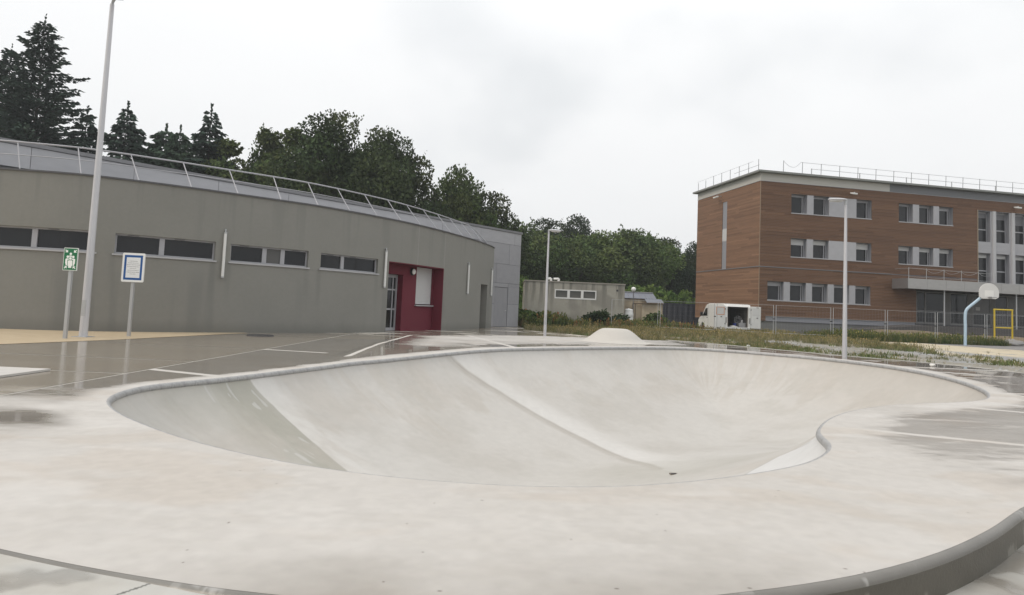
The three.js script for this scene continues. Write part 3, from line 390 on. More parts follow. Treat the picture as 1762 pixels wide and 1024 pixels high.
  for (const s of ps) part(rail, 'post', rod(rp(s, -0.02), rp(s, 0.985), 0.021, 0.018, 8), M.railSteel);
  // four wall tubes
  const tubes = [[14.45, 'slim white tube light left of the three-pane strip window'], [21.65, 'slim white tube light beside the red entrance recess'], [29.56, 'slim white tube light right of the red entrance recess'], [34.05, 'slim white tube light at the far end of the curved wall']];
  for (const [s, label] of tubes) {
    const o = thing('wall_light', label, 'wall light', cwP(s, 2.02, 0).toArray(), 0, 'tube lights on the curved wall'), b = cwP(s, 2.02, 0.09).sub(o.position), f = cwP(s, 2.02, 0).sub(o.position), Y = V(0, 1, 0);
    part(o, 'tube', rod(b.clone(), b.clone().addScaledVector(Y, 1.54), 0.052, 0.052, 14), M.lampGlass);
    part(o, 'end_cap', rod(b.clone().addScaledVector(Y, -0.05), b.clone(), 0.054, 0.054, 14), M.galv); part(o, 'end_cap', rod(b.clone().addScaledVector(Y, 1.54), b.clone().addScaledVector(Y, 1.6), 0.054, 0.054, 14), M.galv);
    part(o, 'bracket', merged([rod(f.clone().addScaledVector(Y, 1.68), b.clone().addScaledVector(Y, 1.68), 0.03, 0.03, 8), rod(b.clone().addScaledVector(Y, 1.59), b.clone().addScaledVector(Y, 1.69), 0.018, 0.018, 8)]), M.galv); part(o, 'bracket', rod(f.clone().addScaledVector(Y, 0.03), b.clone().addScaledVector(Y, 0.03), 0.02, 0.02, 8), M.galv);
  }
}

// ---------------------------------------------------------------- the panelled hall behind it
{
  const A = [-18.9, 21.1], E = [0.59, 44.4], L = Math.hypot(E[0] - A[0], E[1] - A[1]), turn = Math.atan2(E[1] - A[1], E[0] - A[0]);
  const H = thing('sports_hall', 'taller light grey panel-clad hall behind the curved building', 'building', [A[0], 0, -A[1]], turn);   // local x along the wall, -z inwards
  part(H, 'core', merged([span(0, L - 0.03, -0.2, 6.4, -16, -0.06)]), mat([0.10, 0.10, 0.105], 0.8));
  const rows = [0.02, 1.53, 2.9, 4.16, 5.52, 6.32], r = rng(31), tints = [0.94, 1.0, 1.05].map((k) => mottled([0.305 * k, 0.305 * k, 0.322 * k], 0.5, 0.08));
  const pale = [0.97, 1, 1.03].map((k) => mottled([0.39 * k, 0.39 * k, 0.41 * k], 0.5, 0.08));
  const D0 = L - 2.55, D1 = L - 1.22;                                  // door leaf
  for (let k = 0; k < 5; k++) {
    const first = k === 4 ? 0 : k >= 2 ? L - 7.4 : L - 7.4, wid = k === 4 ? 3.4 : 2.45, off = k === 4 ? 0.7 : k % 2 ? 1.2 : 0; let x = first;
    const cuts = []; for (let q = L - off - 0.02; q > first; q -= wid) cuts.push(q); cuts.push(first); cuts.reverse(); if (off) cuts.push(L - 0.02);
    for (let i = 0; i + 1 < cuts.length; i++) for (const c of cells(cuts[i] + 0.008, cuts[i + 1] - 0.008, rows[k] + 0.008, rows[k + 1] - 0.008, [[D0 - 0.03, D1 + 0.03, 0, 2.63]])) if (c[1] - c[0] > 0.05) part(H, 'panel', span(...c, -0.055, 0), (k === 4 ? pale : tints)[Math.floor(r() * 3)]);
  }
  part(H, 'side_wall', span(L - 0.028, L + 0.002, 0.02, 6.32, -16, -0.06), tints[1]);
  part(H, 'parapet', span(-0.1, L + 0.06, 6.33, 6.47, -16.1, 0.05), mat([0.20, 0.20, 0.21], 0.5, 0.3), 'darker metal capping along the roof edge');
  const d = part(H, 'door', span(D0, D1, 0.03, 2.6, -0.055, -0.025), tints[0], 'flush grey door'); part(d, 'handle', rod(V(D1 - 0.12, 1.1, 0.02), V(D1 - 0.26, 1.1, 0.02), 0.012), M.chrome);
  const c = one('floodlight', merged([bx(0.05, 0.3, 0.05, 0, 0, 0.08), bx(0.06, 0.06, 0.2, 0, 0.1, 0.16), rbx(0.34, 0.16, 0.14, 0.02, 0.14, 0.18, 0.3)]).rotateY(turn).translate(-2.05 - 0.05, 4.98, -39.9), M.dark, 'small dark floodlight fixed to the hall wall above the curved roof end', 'floodlight'); c.userData.group = undefined; delete c.userData.group;
}

// ---------------------------------------------------------------- the timber-clad building on the right
{
  const B = thing('timber_building', 'three-storey building clad in brown horizontal timber boards with grey window bands', 'building', [20.2, 0, -53], Math.atan(0.196));  // local x along the long face, -z along the short one
  const LEN = 34, DEP = 10.9, TOP = 12.6, T1 = 0.47;
  const wood = texture(512, 512, (u, v) => { const g = fbm(u * 5, v * 90, 5, 301), f = fbm(u * 26, v * 200, 3, 303), k = 0.80 + 0.34 * (g - 0.5) + 0.22 * (f - 0.5); return [k, k * 0.985, k * 0.97]; }, true, true);
  const groups = [];                                                     // openings of the long face: [x0, x1, y0, y1]
  const bands = [
    { y0: 10.12, y1: 11.73, w: [[2.82, 4.29], [4.9, 6.36], [8.98, 10.45]], box: 0.12 }, { y0: 6.47, y1: 8.04, w: [[2.82, 4.29], [4.9, 6.36], [8.98, 10.45]], box: 0.34 },
    { y0: 10.1, y1: 11.71, w: [[13.13, 14.54], [15.17, 16.61], [17.2, 18.62]], box: 0.12 }, { y0: 6.46, y1: 8.02, w: [[13.1, 14.54], [15.17, 16.61], [17.2, 18.6]], box: 0.3 },
    { y0: 2.81, y1: 4.38, w: [[0.75, 2.23], [2.81, 4.27], [4.85, 6.3], [6.9, 8.35], [8.93, 10.38]], box: 0.18 }];
  for (const b of bands) groups.push([b.w[0][0], b.w.at(-1)[1], b.y0, b.y1]);
  const zone = [21.2, LEN, 5.16, 11.68], entry = [14.87, LEN, 1.4, 4.34], face = [...groups, zone, entry];
  // backing wall with real reveals
  const reveal = mat([0.255, 0.26, 0.285], 0.6), inner = bands.flatMap((b) => b.w.map((w) => [...w, b.y0, b.y1]));
  const cols = [[21.22, 22.55], [23.18, 24.56], [25.2, 26.56], [27.2, 28.56], [29.2, 30.56], [31.2, 32.56]], zw = cols.flatMap((c) => [[...c, 8.9, 11.64], [...c, 5.3, 7.9]]);
  part(B, 'wall', merged([...cells(0.03, LEN, 1.1, TOP, [...inner, ...zw, entry]).map((c) => span(...c, -T1, -0.03)), span(0.03, 14.8, 1.1, TOP, -T1 - 0.2, -T1 - 0.02), span(14.8, LEN, 4.43, TOP, -T1 - 0.2, -T1 - 0.02), span(0.03, T1, 1.1, TOP, -DEP, -T1 - 0.2), span(LEN - 0.3, LEN, 1.1, TOP, -DEP, -T1 - 0.2), span(0.03, LEN, 1.1, TOP, -DEP, -DEP + 0.3)]), reveal);
  part(B, 'plinth', merged([span(0.3, 14.8, -0.3, 1.095, -DEP + 0.3, -0.12), span(0.62, 14.8, 1.1, 1.5, -0.47, -0.06)]), mottled([0.185, 0.185, 0.18], 0.8), 'grey concrete base under the timber boards');
  // timber boards, course by course, each board its own length and tone
  const r = rng(77), boardGeo = (out) => { const g = new THREE.BufferGeometry(); g.setAttribute('position', new THREE.Float32BufferAttribute(out.p, 3)); g.setAttribute('uv', new THREE.Float32BufferAttribute(out.u, 2)); g.setAttribute('color', new THREE.Float32BufferAttribute(out.c, 3)); g.computeVertexNormals(); return g; };
  const board = (out, P, s0, s1, y0, y1, col) => { // P(s, y, n)
    const q = (a, b, c, d) => { out.p.push(...a, ...b, ...c, ...a, ...c, ...d); for (let i = 0; i < 6; i++) out.c.push(col[0], col[1], col[2]); const o = col[3], L = s1 - s0; out.u.push(o, o, o + L / 3, o, o + L / 3, o + 0.1, o, o, o + L / 3, o + 0.1, o, o + 0.1); };
    q(P(s0, y0, 0.022), P(s1, y0, 0.022), P(s1, y1, 0.018), P(s0, y1, 0.018)); q(P(s0, y1, 0.018), P(s1, y1, 0.018), P(s1, y1, 0), P(s0, y1, 0)); q(P(s0, y0, 0), P(s1, y0, 0), P(s1, y0, 0.022), P(s0, y0, 0.022)); q(P(s1, y0, 0.022), P(s1, y0, 0), P(s1, y1, 0), P(s1, y1, 0.018)); q(P(s0, y0, 0), P(s0, y0, 0.022), P(s0, y1, 0.018), P(s0, y1, 0));
  };
  const tone = (left) => { const t = r(), k = 0.9 + 0.2 * r(); const a = t < 0.14 ? [0.21, 0.117, 0.068] : t < 0.32 ? [0.15, 0.081, 0.047] : [0.178, 0.097, 0.056]; const w = left ? [1.42, 1.46, 1.48] : [1, 1, 1]; const c = [a[0] * k * w[0], a[1] * k * w[1], a[2] * k * w[2]]; c[3] = r() * 7; return c; };  // short face boards lightened in colour, standing in for light on that side
  const clad = (S0, S1, Y0, Y1, holes, P, left) => { const out = { p: [], u: [], c: [] }, h = 0.128; for (let y = Y0; y < Y1 - 0.01; y += h) { const ye = Math.min(y + h, Y1), ends = []; for (let s = S0 - r() * 3; s < S1; s += 2.2 + 2.6 * r()) ends.push(s); ends.push(S1 + 9); const tones = ends.map(() => tone(left)); for (const [a, b, c, d] of cells(S0, S1, y, ye, holes)) for (let i = 0; i + 1 < ends.length; i++) { const x0 = Math.max(a, ends[i] + 0.003), x1 = Math.min(b, ends[i + 1] - 0.003); if (x1 - x0 > 0.02) board(out, P, x0, x1, c, d >= ye - 1e-6 ? d - 0.008 : d, tones[i]); } } return boardGeo(out); };
  const boardM = new THREE.MeshStandardMaterial({ map: wood, vertexColors: true, roughness: 0.78 });
  const right = (s, y, n) => [s, y, n], leftP = (s, y, n) => [-n, y, -s];
  const slit = [[5.26, 6.05, 5.56, 8.1], [5.26, 6.05, 9.2, 11.68], [5.26, 6.05, 8.1, 9.2]];
  part(B, 'timber_board', clad(0.02, LEN, 1.52, 5.5, face, right), boardM, 'brown horizontal timber boards of the long face', 'stuff');
  part(B, 'timber_board', clad(0.02, LEN, 5.57, TOP, face, right), boardM, 'brown horizontal timber boards of the upper storeys', 'stuff');
  part(B, 'timber_board', clad(0.02, 0.62, 1.12, 1.519, [], right), boardM, undefined, 'stuff');
  part(B, 'timber_board', clad(0.02, DEP, 1.12, 5.5, slit, leftP, true), boardM, 'brown timber boards of the short face, painted paler for the light on it', 'stuff');
  part(B, 'timber_board', clad(0.02, DEP, 5.57, TOP, slit, leftP, true), boardM, 'brown timber boards of the short face, painted paler for the light on it, upper storeys', 'stuff');
  part(B, 'corner_trim', span(-0.03, 0.018, 1.12, TOP, -0.018, 0.03), mat([0.26, 0.19, 0.13], 0.7));
  part(B, 'flashing', merged([span(0.03, 12.4, 5.5, 5.57, 0, 0.06), span(-0.06, 0.0, 5.5, 5.57, -DEP, 0.06)]), M.frameDark);
  part(B, 'ledge', merged([span(0.62, 14.8, 1.5, 1.52, -0.05, 0.06)]), M.sill);
  part(B, 'side_backing', merged(cells(0.02, DEP, 1.12, TOP, slit).map((c) => span(0.002, 0.028, c[2], c[3], -c[1], -c[0]))), M.dark);
  // window bands
  const pane = (win, x0, x1, y0, y1, z) => part(win, 'pane', span(x0, x1, y0, y1, z - 0.01, z), M.glass);
  bands.forEach((b, bi) => {
    const e = b.w; for (let i = 0; i + 1 < e.length; i++) { const wide = e[i + 1][0] - e[i][1] > 1; part(B, 'infill_panel', span(e[i][1] + 0.003, e[i + 1][0] - 0.003, b.y0 + 0.005, b.y1 - 0.005, -0.028, 0.012), wide && bi === 1 ? mottled([0.43, 0.43, 0.45], 0.5) : M.greyPanel); }
    part(B, 'band_sill', span(e[0][0] - 0.02, e.at(-1)[1] + 0.02, b.y0 - 0.045, b.y0 - 0.002, -0.06, 0.05), M.sill);
    e.forEach(([x0, x1], i) => {
      const z = -T1 + 0.03, f = 0.07, k = i === e.length - 1 && bi === 2 ? 0 : 1, win = part(B, 'window', merged([span(x0 + 0.002, x1 - 0.002, b.y0 + 0.002, b.y0 + f, z, z + 0.07), span(x0 + 0.002, x1 - 0.002, b.y1 - f, b.y1 - 0.002, z, z + 0.07), span(x0 + 0.002, x0 + f, b.y0 + f, b.y1 - f, z, z + 0.07), span(x1 - f, x1 - 0.002, b.y0 + f, b.y1 - f, z, z + 0.07)]), M.frame);
      pane(win, x0 + f, x1 - f, b.y0 + f, b.y1 - f, z + 0.03);
      const hb = b.box + (r() < 0.25 ? 0.12 : 0); part(win, 'shutter_box', span(x0 + f, x1 - f, b.y1 - f - hb, b.y1 - f - 0.002, z + 0.035, z + 0.09), bi === 1 || bi === 3 ? M.shutter : M.frame);
      part(win, 'mullion', span(x1 - f - 0.17, x1 - f - 0.09, b.y0 + f, b.y1 - f - hb, z + 0.035, z + 0.075), M.frame);
      part(win, 'window_sill', span(x0 + 0.004, x1 - 0.004, b.y0 + 0.001, b.y0 + 0.03, z + 0.08, 0.03), M.sill);
    });
  });
  // grey glazed zone at the right
  part(B, 'glazed_zone_panel', merged(cells(21.2, LEN, 5.17, 11.67, zw).map((c) => span(...c, -0.029, -0.012))), M.greyPanel, 'grey panels between the tall windows');
  for (const [a, b] of [[22.72, 23.02], [24.74, 25.04], [26.74, 27.04], [28.74, 29.04]]) part(B, 'pier', span(a, b, 5.17, 11.67, -0.011, 0.10), mat([0.47, 0.47, 0.48], 0.5));
  part(B, 'zone_trim', span(21.14, 21.198, 5.17, 11.7, -0.02, 0.06), mat([0.33, 0.27, 0.2], 0.6));
  for (const c of cols) for (const [y0, y1, m] of [[8.9, 11.64, 10.02], [5.3, 7.9, 6.35]]) {
    const z = -T1 + 0.03, f = 0.06, win = part(B, 'window', merged([span(c[0] + 0.002, c[1] - 0.002, y0, y0 + f, z, z + 0.07), span(c[0] + 0.002, c[1] - 0.002, y1 - f - 0.1, y1 - 0.002, z, z + 0.07), span(c[0] + 0.002, c[0] + f, y0 + f, y1 - f, z, z + 0.07), span(c[1] - f, c[1] - 0.002, y0 + f, y1 - f, z, z + 0.07), span(c[0] + f, c[1] - f, m - 0.05, m + 0.05, z, z + 0.08)]), M.frame);
    pane(win, c[0] + f, c[1] - f, y0 + f, m - 0.05, z + 0.03); pane(win, c[0] + f, c[1] - f, m + 0.05, y1 - f, z + 0.03);
    if (y0 < 6) part(win, 'shutter_box', span(c[0] + f, c[1] - f, y1 - 0.4, y1 - 0.165, z + 0.035, z + 0.09), M.shutter); else part(win, 'blind', span(c[0] + f, c[1] - f, lerp(m, y1, 0.35 + 0.4 * r()), y1 - 0.165, z + 0.031, z + 0.036), M.frameDark);
  }
  // short face: tall slit windows
  for (const [y0, y1] of [[5.56, 8.1], [9.2, 11.68]]) { const win = part(B, 'window', merged([span(0.02, 0.1, y0, y1, -6.05, -5.99), span(0.02, 0.1, y0, y1, -5.32, -5.26), span(0.02, 0.1, y0, y0 + 0.06, -5.99, -5.32), span(0.02, 0.1, y1 - 0.06, y1, -5.99, -5.32)]), M.frame); part(win, 'pane', span(0.06, 0.07, y0 + 0.06, y1 - 0.06, -5.99, -5.32), M.glass); }
  part(B, 'infill_panel', span(0.0, 0.04, 8.11, 9.19, -6.04, -5.27), mat([0.52, 0.52, 0.52], 0.5), 'pale panel between the slit windows');
  // roof edge
  part(B, 'fascia', merged([span(-0.02, 12.2, TOP + 0.03, 13.28, -0.4, 0.03), span(-0.03, 0.3, TOP + 0.03, 13.28, -DEP, -0.4)]), mottled([0.50, 0.49, 0.45], 0.7), 'off-white roof fascia');
  part(B, 'fascia', span(12.205, LEN, TOP + 0.03, 13.28, -0.4, 0.01), mottled([0.17, 0.175, 0.185], 0.6), 'dark grey roof fascia');
  part(B, 'fascia_trim', merged([span(-0.03, LEN, TOP + 0.002, TOP + 0.028, -0.3, 0.05), span(-0.06, -0.03, TOP + 0.002, TOP + 0.028, -DEP, 0.05)]), M.frame);
  const roof = part(B, 'roof', merged([span(-0.42, LEN, 13.285, 13.44, -DEP - 0.35, 0.42)]), mottled([0.24, 0.25, 0.235], 0.6, 0.2), 'flat roof slab with overhanging edge');
  // roof guard wires on posts
  const rail = part(B, 'roof_rail', merged([rod(V(3.6, 14.42, 0.1), V(LEN, 14.42, 0.1), 0.016, 0.016, 6), rod(V(4.6, 13.94, 0.1), V(LEN, 13.94, 0.1), 0.018, 0.018, 6), rod(V(-0.1, 13.95, -0.1), V(-0.1, 13.95, -4), 0.018, 0.018, 6), rod(V(-0.1, 14.42, -1), V(-0.1, 14.42, -11), 0.012, 0.012, 6), tube([V(1.97, 14.4, 0.1), V(2.6, 13.98, 0.1), V(3.1, 14.0, 0.1), V(3.6, 14.42, 0.1)], 0.014, 20, false, 6)]), M.galv, 'thin guard wires along the flat roof');
  for (let s = 1.97; s < LEN; s += 1.758) part(rail, 'post', rod(V(s, 13.44, 0.1), V(s + 0.03, 14.45, 0.1), 0.022, 0.02, 6), M.frameDark);
  for (let s = 4.6; s < LEN; s += 4.6) part(rail, 'short_post', rod(V(s, 13.44, 0.1), V(s, 13.98, 0.1), 0.04, 0.04, 6), M.galv);
  for (let l = 0.2; l < 11; l += 1.5) part(rail, 'post', rod(V(-0.1, 13.44, -l), V(-0.1, 14.45 - (l > 8 ? 0.15 : 0), -l), 0.022, 0.02, 6), M.frameDark);
  // canopy over the entrance
  const cz = 1.72, cn = part(B, 'canopy', merged([span(12.5, LEN, 4.31, 5.14, cz - 0.06, cz - 0.02), span(12.5, LEN, 4.36, 5.08, -0.02, cz - 0.06)]), M.soffit, 'flat entrance canopy');
  for (let x = 12.5; x < LEN; x += 1.85) part(cn, 'fascia_panel', span(x + 0.008, Math.min(LEN, x + 1.842), 4.3, 5.15, cz - 0.018, cz), mottled([0.39, 0.385, 0.38], 0.5, 0.1));
  part(cn, 'end_panel', span(12.46, 12.498, 4.3, 5.15, -0.01, cz), mat([0.15, 0.14, 0.14], 0.6), 'dark end of the canopy');
  for (const x of [16.3, 23.6, 29.5]) part(B, 'column', rod(V(x, 0.1, cz - 0.3), V(x, 4.32, cz - 0.3), 0.06, 0.06, 12), M.galv);
  const cr = part(B, 'canopy_rail', merged([rod(V(12.7, 6.0, cz - 0.15), V(21.3, 5.92, cz - 0.15), 0.016, 0.016, 6), rod(V(12.7, 5.28, cz - 0.15), V(21.3, 5.28, cz - 0.15), 0.016, 0.016, 6), rod(V(12.7, 5.98, cz - 0.15), V(12.7, 5.98, 0.1), 0.016, 0.016, 6)]), M.galv, 'light temporary railing on the canopy');
  for (let i = 0; i < 6; i++) part(cr, 'post', rod(V(12.7 + i * 1.72, 5.15, cz - 0.15), V(12.7 + i * 1.72, 6.05, cz - 0.15), 0.024, 0.024, 6), M.galv);
  { const net = []; for (let i = 0; i < 4; i++) { const x = 13.0 + 1.72 * (i + 0.8); net.push(tube([V(x, 5.95, cz - 0.14), V(x + 0.5, 5.72, cz - 0.14), V(x + 1.1, 5.74, cz - 0.14), V(x + 1.72, 5.98, cz - 0.14)], 0.012, 14, false, 5)); } part(cr, 'sagging_rope', merged(net), M.galv, undefined, 'stuff'); }
  // entrance: recessed dark glazing
  const ez = -1.6, dk = mat([0.055, 0.05, 0.047], 0.7);
  part(B, 'entrance_lining', merged([span(14.87, LEN, 1.32, 1.4, ez - 0.3, -0.03), span(14.8, 14.868, 1.1, 4.34, ez - 0.3, -0.03), span(14.87, LEN, 4.35, 4.42, ez - 0.3, -0.04), span(14.87, LEN, 1.4, 4.34, ez - 0.35, ez - 0.25)]), dk, 'dark recess of the entrance');
  let x = 15.0; const wid = [1.35, 0.9, 2.1, 0.5, 1.9, 0.5, 1.9, 0.5, 1.35, 2.1, 0.5, 2.1]; wid.forEach((w, i) => { const solid = w < 0.95 && i !== 1, x1 = Math.min(x + w, LEN); if (x1 - x > 0.3) { if (solid) part(B, 'mullion_panel', span(x, x1, 1.42, 4.3, ez, ez + 0.08), mat([0.15, 0.145, 0.14], 0.6)); else { const f = 0.07, d = part(B, 'glazed_screen', merged([span(x + 0.004, x1 - 0.004, 1.42, 1.58, ez, ez + 0.07), span(x + 0.004, x1 - 0.004, 4.2, 4.3, ez, ez + 0.07), span(x + 0.004, x + f, 1.58, 4.2, ez, ez + 0.07), span(x1 - f, x1 - 0.004, 1.58, 4.2, ez, ez + 0.07), span(x + f, x1 - f, 2.55, 2.63, ez, ez + 0.07)]), mat([0.21, 0.205, 0.2], 0.5)); part(d, 'pane', span(x + f, x1 - f, 1.58, 2.55, ez + 0.02, ez + 0.03), M.glass); part(d, 'pane', span(x + f, x1 - f, 2.63, 4.2, ez + 0.02, ez + 0.03), i % 3 ? M.glass : M.glassCurtain); if (i === 0 || i === 6) part(d, 'notice', span(x + 0.35, x + 0.8, 2.85, 3.15, ez + 0.031, ez + 0.036), mat([0.42, 0.40, 0.38], 0.7), 'small pale notice on the glass'); } } x += w; });
  // floodlights on the cladding
  for (const [x, y, left, label] of [[8.4, 12.2, 0, 'small white floodlight above the top windows nearest the building corner'], [25.0, 12.2, 0, 'small white floodlight above the tall windows at the right'], [6.3, 12.3, 1, 'small white floodlight above the slit window on the short face']]) {
    const p = left ? V(0, y, -x) : V(x, y, 0); B.updateMatrixWorld(true); p.applyMatrix4(B.matrixWorld);
    const o = thing('floodlight', label, 'floodlight', p.toArray(), Math.atan(0.196) - (left ? Math.PI / 2 : 0), 'floodlights on the timber cladding');
    part(o, 'arm', bx(0.07, 0.07, 0.5, 0, 0, 0.26), M.galv); part(o, 'lamp_housing', rbx(0.5, 0.13, 0.34, 0.04, -0.1, 0.02, 0.55).rotateX(0.25), M.white);
  }
  // tarmac ramp up to the entrance
  const rs = new THREE.Shape([[1.5, -0.3], [1.5, 0.16], [4, 0.4], [8, 0.78], [13.5, 1.3], [17, 1.32], [22, 1.3], [34, 1.3], [34, -0.3]].map(([a, b]) => new THREE.Vector2(a, b)));
  const ramp = struct('ramp', new THREE.ExtrudeGeometry(rs, { depth: 2.2, bevelEnabled: false }).translate(0, 0, 0.07), mottled([0.085, 0.08, 0.078], 0.85), 'dark ramp rising along the timber building to its entrance'); ramp.position.copy(B.position); ramp.rotation.y = Math.atan(0.196);
  const mound = new THREE.SphereGeometry(1, 48, 20, 0, Math.PI * 2, 0, Math.PI / 2), mp = mound.attributes.position; for (let i = 0; i < mp.count; i++) { const a = mp.getX(i), b = mp.getZ(i), q = 1 + 0.35 * (fbm(a * 3 + 5, b * 3, 3, 311) - 0.5); mp.setXYZ(i, a * 6.2 * q, mp.getY(i) * 0.8 * q * (1 - 0.25 * a), b * 2.0 * q); } mound.computeVertexNormals();
  struct('dirt_mound', mound.rotateY(0.196).translate(32.6, 0.05, -51.0), mottled([0.185, 0.145, 0.095], 0.95), 'brown earth mound in front of the entrance');
  const mound2 = mound.clone().translate(-32.6, 0, 51).scale(0.9, 0.75, 0.9).translate(41.5, 0.05, -53.4); struct('dirt_mound', mound2, mottled([0.20, 0.155, 0.10], 0.95), 'brown earth bank below the entrance at the right');
}

// ---------------------------------------------------------------- small buildings behind the weeds
{
  const hut = thing('concrete_hut', 'flat-roofed stained concrete hut with a white three-pane window band', 'hut', [4.9, 0.1, -50]);
  const hw = [-1.52, 1.68, 2.05, 2.76];
  const cmap = texture(1024, 512, (u, v) => { const x = u * 8, y = v * 3.5, f = fbm(x * 1.2, y * 1.4, 4, 401), st = fbm(x * 3.5, y * 0.35, 4, 403), g = fbm(x * 9, y * 9, 3, 405); let k = mix3([0.30, 0.285, 0.24], [0.40, 0.385, 0.335], f * 0.6 + g * 0.4); k = mix3(k, [0.13, 0.125, 0.11], 0.75 * ss(0.45, 0.68, st) * ss(0.5, 3.3, y)); k = mix3(k, [0.20, 0.19, 0.165], 0.6 * ss(0.55, 0.7, fbm(x * 0.5, y * 0.5, 3, 407))); return k; }, true, true);
  const shell = (list) => { const g = merged(list), p = g.attributes.position, uv = g.attributes.uv; for (let i = 0; i < p.count; i++) uv.setXY(i, (p.getX(i) + p.getZ(i) * 0.8 + 4) / 8, p.getY(i) / 3.5); return g; };
  part(hut, 'wall', shell([...cells(-3.85, 3.85, -0.4, 3.28, [hw]).map((c) => span(...c, -0.3, 0)), span(-3.85, -3.55, -0.4, 3.28, -6, -0.3), span(3.55, 3.85, -0.4, 3.28, -6, -0.3), span(-3.85, 3.85, -0.4, 3.28, -6.3, -6)]), new THREE.MeshStandardMaterial({ map: cmap, roughness: 0.9, bumpMap: bumpy, bumpScale: 0.004 }));
  part(hut, 'roof', merged([span(-3.9, 3.9, 3.285, 3.38, -6.35, 0.05)]), mottled([0.30, 0.28, 0.24], 0.8));
  const win = part(hut, 'window', merged([span(hw[0], hw[1], hw[2], hw[2] + 0.1, -0.15, 0.02), span(hw[0], hw[1], hw[3] - 0.08, hw[3], -0.15, 0.02), span(hw[0], hw[0] + 0.08, hw[2] + 0.1, hw[3] - 0.08, -0.15, 0.02), span(hw[1] - 0.08, hw[1], hw[2] + 0.1, hw[3] - 0.08, -0.15, 0.02), span(-0.55, -0.36, hw[2] + 0.1, hw[3] - 0.08, -0.15, 0.02), span(0.5, 0.69, hw[2] + 0.1, hw[3] - 0.08, -0.15, 0.02)]), M.white, 'white framed window band');
  for (const [a, b] of [[-1.44, -0.55], [-0.36, 0.5], [0.69, 1.6]]) part(win, 'pane', span(a, b, hw[2] + 0.1, hw[3] - 0.08, -0.1, -0.09), mat([0.10, 0.098, 0.088], 0.2));
  part(hut, 'vent_hole', rod(V(3.28, 2.85, -0.02), V(3.28, 2.85, 0.02), 0.08, 0.08, 12), M.dark);
  for (const [x, w] of [[-1.15, 0.2], [-1.75, 0.12]]) part(hut, 'roof_vent', merged([rod(V(x, 3.3, -1.5), V(x, 3.66, -1.5), 0.1, 0.1, 12), rod(V(x, 3.62, -1.5), V(x - w * 2, 3.6, -1.5), 0.09, 0.09, 12)]), M.white);
  // rendered shed with a slate roof
  const shed = thing('slate_roofed_shed', 'low beige rendered shed with a blue-grey slate roof right of the hut', 'shed', [9.2, 0.1, -55]);
  const rend = new THREE.MeshStandardMaterial({ map: cmap, color: lin(1.25, 1.1, 0.95), roughness: 0.9 });
  part(shed, 'wall', shell([span(-0.6, 3.3, -0.4, 2.4, -3.2, -1.0), span(1.9, 3.66, -0.4, 2.05, -3.2, -0.001), span(1.3, 1.9, -0.4, 1.9, -1, -0.2)]), rend);
  const slate = mottled([0.115, 0.125, 0.155], 0.45), roofP = (x0, x1, ya, za, yb, zb) => { const g = new THREE.BoxGeometry(x1 - x0, 0.05, Math.hypot(yb - ya, zb - za)); g.rotateX(Math.atan2(yb - ya, -(zb - za)) * 1); return g.translate((x0 + x1) / 2, (ya + yb) / 2, (za + zb) / 2); };
  const rf = part(shed, 'roof', merged([roofP(-0.6, 3.32, 2.42, -0.85, 2.93, -2.3), roofP(2.3, 3.74, 2.07, 0.15, 2.415, -0.87), span(-0.6, 3.0, 2.4, 2.9, -3.4, -2.3)]), slate, 'blue-grey slate roof');
  part(rf, 'ridge', rod(V(-0.6, 2.97, -2.3), V(3.3, 2.97, -2.3), 0.07, 0.07, 8), M.frameDark); for (let i = 0; i < 8; i++) part(rf, 'standing_seam', rod(V(-0.4 + i * 0.48, 2.455, -0.87), V(-0.4 + i * 0.48, 2.945, -2.27), 0.018, 0.018, 5), M.frameDark);
  part(shed, 'gutter', merged([rod(V(1.2, 1.98, 0.05), V(2.4, 2.04, 0.1), 0.05, 0.05, 8), rod(V(2.4, 2.06, 0.16), V(3.7, 2.06, 0.16), 0.05, 0.05, 8)]), mat([0.12, 0.09, 0.06], 0.8)); part(shed, 'downpipe', rod(V(1.35, -0.3, 0.05), V(1.35, 1.95, 0.05), 0.04, 0.04, 8), mat([0.14, 0.115, 0.09], 0.8));
  // shipping container
  const ct = thing('storage_container', 'dark blue-grey corrugated steel container left of the timber building', 'container', [15.5, 0.0, -66]);
  const navy = mottled([0.045, 0.048, 0.062], 0.55, 0.2), prof = [], N = 44; for (let i = 0; i <= N; i++) prof.push([i / N * 6.0, (i % 4 === 1 || i % 4 === 2) ? 0.04 : 0]);
  { const p = []; for (let i = 0; i < N; i++) { const [a, za] = prof[i], [b, zb] = prof[i + 1]; p.push(a, 0.2, za, b, 0.2, zb, b, 2.28, zb, a, 0.2, za, b, 2.28, zb, a, 2.28, za); } const g = new THREE.BufferGeometry(); g.setAttribute('position', new THREE.Float32BufferAttribute(p, 3)); g.setAttribute('uv', new THREE.Float32BufferAttribute(p.filter((_, i) => i % 3 !== 2).map((q) => q / 4), 2)); g.computeVertexNormals(); part(ct, 'side_wall', g, navy); }
  part(ct, 'frame', merged([span(-0.05, 6.05, 2.28, 2.42, -2.4, 0.06), span(-0.05, 6.05, 0.06, 0.2, -2.4, 0.06), span(-0.05, 0.06, 0.2, 2.28, -2.4, 0.06), span(1.75, 1.87, 0.2, 2.28, -0.1, 0.07), span(5.94, 6.05, 0.2, 2.28, -2.4, 0.06), span(0.06, 5.94, 0.2, 2.28, -2.4, -0.05)]), navy);
